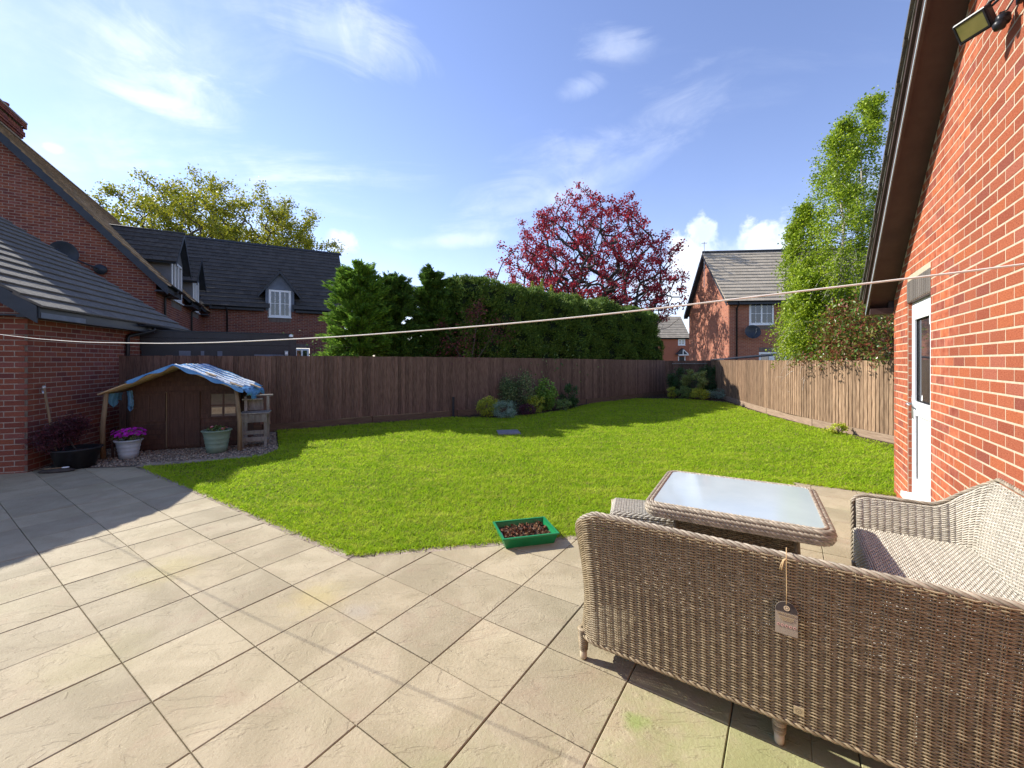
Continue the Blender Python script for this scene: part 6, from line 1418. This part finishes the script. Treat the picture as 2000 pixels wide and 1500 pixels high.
def conifer(c,h,w,seed,label,m,dens=1.,col=None,nb=70,droop=.1,core=True,spray=.22):
    rnd=random.Random(seed); e=empty('conifer_tree',(c[0],c[1],0),0,label,'tree')
    b=MB(); b.tube([(0,0,-.05),(.04,.0,h*.4),(0,.03,h*.95)],[.10,.07,.02],8); b.build('trunk',M_bark,e,True)
    sg=[];Ps=[];Ds=[]
    nb*=3
    for i in range(int(nb*dens)):
        z=h*(.34+.64*((i+rnd.random())/(nb*dens))); az=rnd.uniform(0,6.283); t=z/h; ln=w/2*(1.0 if t<.75 else 1-.55*(t-.75)/.25)*rnd.uniform(.65,1.15)
        d=np.array([math.cos(az),math.sin(az),rnd.uniform(.0,1.3)]); p=np.array([0,0,z]); steps=7
        for k in range(steps):
            d[2]+=(-.10 if k<3 else .05)*1.0+droop*.0; dn=nrm3(d); q=p+dn*ln/steps; sg.append((p.copy(),q.copy(),.012*(1-k/steps)+.003,.012*(1-(k+1)/steps)+.003))
            nl=int((6+3.6*k)*dens)
            for _ in range(nl):
                side=rnd.uniform(-1,1); perp=np.array([-dn[1],dn[0],0]); off=perp*side*spray*(.35+.65*k/steps)*.55; r_=abs(side)
                P_=p+(q-p)*rnd.random()+off+np.array([rnd.gauss(0,.02),rnd.gauss(0,.02),rnd.gauss(0,.03)-.03*r_]); Ps.append(P_); Ds.append(dn*.9+perp*side*.8+np.array([0,0,.15]))
            p=q
    sg=[q_ for q_ in sg if min(q_[0][2],q_[1][2])>1.66]; tubes('branch',sg,M_bark,e,4); Ps=np.array(Ps);Ds=np.array(Ds); ok_=Ps[:,2]>1.60; Ps=Ps[ok_]; Ds=Ds[ok_]; V,F=leaves(Ps,rng.uniform(.06,.14,len(Ps)),3.6,.5,dirs=Ds+np.array([0,0,-.25]),jit=.45); obj('crown',V,F,m,e); return e
M_con=leafmat('conifer_leaf',[(.05,.115,.018),(.09,.18,.022),(.15,.25,.03)],.35,.55,.25)
M_con2=leafmat('conifer_leaf_dark',[(.024,.062,.014),(.045,.10,.02),(.085,.15,.024)],.3,.55,.25)
conifer((-4.15,11.2),4.0,1.9,11,'feathery light green conifer at the left end of the hedge line',M_con,1.25,nb=95)['group']='conifers behind the fence'
conifer((-3.35,11.9),3.9,1.6,12,'dark open conifer beside the feathery light green one',M_con2,1.35,nb=80)['group']='conifers behind the fence'
conifer((-2.45,12.6),4.25,1.5,13,'slim dark conifer with an upright pointed tip',M_con2,1.45,nb=80)['group']='conifers behind the fence'
conifer((-1.7,13.2),4.15,1.4,14,'dark conifer with reddish tips next to the hedge',M_con2,1.4,nb=80)['group']='conifers behind the fence'
def cloud(P0_,w,n_,ls,m,e,name='foliage',asp=1.6):
    P=rng.normal(0,1,(n_,3))*np.array(w)+np.array(P0_); V,F=leaves(P,rng.uniform(.7,1.3,n_)*ls,asp,.3); return obj(name,V,F,m,e)
M_redl=leafmat('red_purple_leaf',[(.16,.03,.05),(.24,.07,.06),(.10,.02,.035)],.4)
rd=empty('red_leaved_bush',(-1.35,12.45,0),0,'red and purple leaved bush growing up through the dark conifers','shrub')
for (dx,z,w_,n_) in ((.0,2.2,.22,260),(.15,2.9,.16,220),(.35,3.2,.12,160),(.9,2.5,.25,300),(-.6,2.0,.25,220),(-.2,1.9,.3,300),(-.7,2.6,.1,80)): cloud((dx,dx*.4,z),(w_,w_,w_),n_,.055,M_redl,rd)
sg=[(np.array([0,0,0.]),np.array([.1,.05,1.4]),.03,.02),(np.array([.1,.05,1.4]),np.array([.35,.15,3.2]),.02,.005),(np.array([.1,.05,1.2]),np.array([-.6,-.2,2.4]),.015,.005),(np.array([.1,.05,1.3]),np.array([.9,.36,2.6]),.015,.005)]; tubes('stem',sg,M_bark,rd)
# background greenery filling the gaps low behind the conifers
mg=empty('laurel_bush',(-2.9,14.3,0),0,'mid green bush glimpsed through the open conifers','shrub'); cloud((.2,0,1.7),(1.6,.4,.45),9000,.09,leafmat('laurel_leaf',MG,.3),mg); tubes('stem',[(np.array([0,0,0.]),np.array([0,0,2.]),.05,.02),(np.array([0,0,1.]),np.array([.8,.1,2.]),.03,.01)],M_bark,mg)
yt=empty('conifer_tree',(1.0,17.4,0),0,'yellow green pointed tree tips just over the top of the hedge','tree')
for (x,z) in ((-.15,4.9),(.25,5.0),(.65,4.75)): 
    P=np.stack([rng.normal(0,.09,420),rng.normal(0,.09,420),rng.uniform(-1.4,0,420)],1); P[:,:2]*=(.25-P[:,2:3]*.9); P+=np.array([x,0,z]); V,F=leaves(P,.09,2.4,.2,dirs=np.tile([0,0,1.],(420,1))); obj('crown',V,F,leafmat('gold_conifer',YG,.4),yt)
b=MB(); b.tube([(.2,0,0),(.2,0,4.4)],[.1,.02],8); b.build('trunk',M_bark,yt,True)
# ------------------------------------------------------------------ trees
def tree(name,c,label,h0,r0,target,ntarget,seed,mb,ml,leafn,ls,leaf_sig,asp=1.5,step=.55,rtip=.012,fade=1.,zlift=.35,pw=.46):
    """crown filled by targets, each joined to the nearest lower branch; radii follow the pipe model"""
    rn=np.random.default_rng(seed); e=empty(name,(c[0],c[1],0),0,label,'tree')
    N=[np.array([0,0,0.]),np.array([.05,0,h0*.5]),np.array([0,.05,h0])]; par=[-1,0,1]
    T=target(rn,ntarget); T=T[np.argsort(np.linalg.norm(T-N[2],axis=1))]; ends=[]
    buf=np.zeros((len(T)*30+10,3)); n_=3; buf[:3]=N
    for t in T:
        A=buf[2:n_]; d=t-A; dist=np.linalg.norm(d,axis=1); pen=dist+np.maximum(0,-d[:,2]+dist*zlift)*.9+.10*np.linalg.norm(A-buf[2],axis=1)
        k=int(np.argmin(pen))+2; p=buf[k].copy(); m_=max(1,int(np.linalg.norm(t-p)/step)); q=p
        side=np.cross(t-p,[0,0,1.]); side=side/(np.linalg.norm(side)+1e-6)*rn.normal(0,.10)*np.linalg.norm(t-p); lift=rn.uniform(-.02,.14)*np.linalg.norm(t-p)
        for i in range(1,m_+1):
            f=i/m_; q=p+(t-p)*f+side*math.sin(f*math.pi)-np.array([0,0,lift])*math.sin(f*math.pi)+rn.normal(0,.04*step,3)
            buf[n_]=q; par.append(k); k=n_; n_+=1
        ends.append(k)
    cnt=np.zeros(n_); 
    for k in ends: cnt[k]+=1
    for k in range(n_-1,0,-1): cnt[par[k]]+=cnt[k]
    r=rtip*np.power(np.maximum(cnt,1),pw); r=np.minimum(r,r0)
    sg=[(buf[par[k]],buf[k],r[par[k]] if par[k]>2 and cnt[par[k]]<cnt[k]*2.2 else r[k]*1.1,r[k]) for k in range(3,n_)]
    tubes('branch',sg,mb,e,5)
    b=MB(); b.tube([(0,0,-.2),(.05,0,h0*.5),(0,.05,h0)],[r0*1.3,r0,r0*.92],12); b.build('trunk',mb,e,True)
    tips=buf[[k for k in range(3,n_) if cnt[k]<=3]]; idx=rng.integers(0,len(tips),leafn); P=tips[idx]+rng.normal(0,leaf_sig,(leafn,3))*np.array([1,1,.8])
    V,F=leaves(P,rng.uniform(.7,1.3,leafn)*ls,asp,.3); obj('crown',V,F,ml,e); return e
def dome(rx,z0,z1,cx=0,hollow=.5,lump=.22,ry=None,power=.5,zb=0.,gate=-.95):
    def f(rn,n_):
        P=rn.normal(0,1,(n_*4,3)); P/=np.linalg.norm(P,axis=1)[:,None]; P[:,2]=np.abs(P[:,2])*1.0-zb*rn.random(len(P)); P*=(rn.random((len(P),1))**hollow)
        k=rn.uniform(0,6,6); g=np.sin(P[:,0]*5+k[0])*np.sin(P[:,1]*5+k[1])+np.sin(P[:,2]*7+k[2])*np.sin(P[:,0]*7+k[3]); P=P[g>gate]; P=P[:n_]
        P=P*(1+lump*(rn.random((len(P),1))-.6)); return P*np.array([rx,ry or rx,z1-z0])+np.array([cx,0,z0])
    return f
def ell(cx,cz,rx,rz): return lambda p:(p[0]-cx)**2/rx**2+(p[1])**2/rx**2+((p[2]-cz)/rz)**2<1
M_beech=leafmat('copper_beech_leaf',[(.19,.014,.026),(.29,.028,.038),(.12,.012,.022)],.5,.5,.25)
M_oak=leafmat('young_oak_leaf',[(.20,.20,.016),(.28,.26,.022),(.13,.15,.014)],.45,.5,.2)
M_birchl=leafmat('birch_leaf',[(.20,.285,.014),(.32,.39,.03),(.11,.17,.010)],.45,.42,.35)
M_phot=leafmat('photinia_leaf',[(.07,.15,.02),(.12,.16,.03),(.17,.055,.03)],.3,.3,.5)
tree('copper_beech_tree',(6.3,33.),'spreading copper beech with sparse dark red leaves behind the hedge',3.6,.42,dome(7.9,5.6,15.2,cx=-.5,hollow=.40,lump=.12,zb=.10,gate=-1.35),1150,21,M_barkd,M_beech,33000,.17,.20,rtip=.022)
tree('oak_tree',(-28.6,41.),'broad oak with fresh yellow green leaves behind the left roofs',8.0,.55,dome(10.8,10.2,19.7,cx=0.,hollow=.40,zb=.2),900,5,M_bark,M_oak,70000,.21,.34,rtip=.026)
tree('bare_tree',(14.4,42.),'small bare grey tree between the copper beech and the far gable',4.5,.16,dome(2.7,6.0,11.2,hollow=.5,zb=.2),260,9,M_bark,M_beech,60,.1,.1,rtip=.016,step=.4)
# birch with two stems
bi=empty('birch_tree',(8.75,10.75,0),0,'tall fresh green birch with pale stems rising behind the right fence','tree')
rn_=np.random.default_rng(4); sg=[];tips=[]
for q,(dx,dy,tx,ty_,hh,wr) in enumerate(((0,0,-.15,.2,7.9,1.75),(.35,.3,.45,.1,8.7,1.55),(-.1,.5,-.45,.5,6.0,1.6),(-.35,.1,-.75,.0,3.9,1.3))):
    pts=[]
    for k in range(17): t=k/16; pts.append((dx+tx*t+.05*math.sin(k*1.3+dx),dy+ty_*t+.05*math.cos(k),hh*t))
    pts=np.array(pts); b=MB(); b.tube(pts,np.linspace(.055,.008,17),9); b.build('trunk',M_birch,bi,True)
    for i in range(150):
        t=.2+.8*(i+rn_.random())/150; p=np.array([np.interp(t,np.linspace(0,1,17),pts[:,c_]) for c_ in range(3)]); az=rn_.uniform(0,6.283)
        L=wr*(1.0 if t<.45 else max(.18,1-(t-.45)/.55*.85))*rn_.uniform(.45,1.1); d=np.array([math.cos(az),math.sin(az),rn_.uniform(.4,1.1)]); d/=np.linalg.norm(d); r=.012*(1.1-t)+.003
        for k in range(7):
            d=nrm3(d+np.array([rn_.normal(0,.12),rn_.normal(0,.12),-.16-.05*k])); q_=p+d*L/7; sg.append((p.copy(),q_.copy(),r*(1-k/8),r*(1-(k+1)/8))); p=q_
            if k>1: tips.append((p,d))
            if k in (2,4):
                d2=nrm3(d+rn_.normal(0,.6,3)); p2=p+d2*L*.28; sg.append((p.copy(),p2,r*.4,r*.2)); tips.append((p2,d2)); tips.append(((p+p2)/2,d2))
tubes('branch',sg,M_birch,bi,4)
T=np.array([t[0] for t in tips]); n_=120000; idx=rng.integers(0,len(T),n_); P=T[idx]+rng.normal(0,.075,(n_,3))-np.array([0,0,1])*np.abs(rng.normal(0,.09,n_))[:,None]
ok=(P[:,2]>1.35)&~((P[:,0]<-1.2)&(P[:,2]<1.7)); P=P[ok]; V,F=leaves(P,rng.uniform(.03,.07,len(P)),1.25,.4); obj('crown',V,F,M_birchl,bi)
pho=empty('photinia_bush',(8.45,9.35,0),0,'glossy red and green bush hanging over the right fence beside the birch','shrub')
n_=7500; P=rng.normal(0,1,(n_,3)); P/=np.linalg.norm(P,axis=1)[:,None]; P*=(rng.random((n_,1))**.35); cl=rng.normal(0,.12,(60,3)); P=P*np.array([.95,1.2,.85])+cl[rng.integers(0,60,n_)]+np.array([-.35,0,2.15]); V,F=leaves(P,rng.uniform(.06,.12,n_),2.6,.35); obj('foliage',V,F,M_phot,pho)
sg=[(np.array([0,0,0.]),np.array([-.1,0,1.2]),.05,.035)]+[(np.array([-.1,0,1.2]),np.array([-.35+.6*math.cos(a),.7*math.sin(a),2.2+.3*math.sin(3*a)]),.03,.008) for a in np.linspace(0,6.2,9)]; tubes('stem',sg,M_bark,pho)
# drooping sprays over the fence top
ov_=[];
for k in range(16):
    y=rng.uniform(7.9,10.6); x0=7.25; L=rng.uniform(.1,.45); 
    for j in range(40): t=rng.random(); ov_.append((x0-.02-.25*t+rng.normal(0,.04),y+rng.normal(0,.06),1.75-L*t*.9+rng.normal(0,.04)))
ov_=np.array(ov_)-np.array([8.45,9.35,0]); V,F=leaves(ov_,rng.uniform(.05,.09,len(ov_)),2.2,.3); obj('hanging_spray',V,F,M_phot,pho)['kind']='stuff'
print('blades',NB,'slabs',cnt,'objects',len(bpy.data.objects),'tris',sum(sum(max(0,p.loop_total-2) for p in o.data.polygons) if len(o.data.polygons)<5000 else len(o.data.polygons)*2 for o in bpy.data.objects if o.type=='MESH' and o.data.users==1))
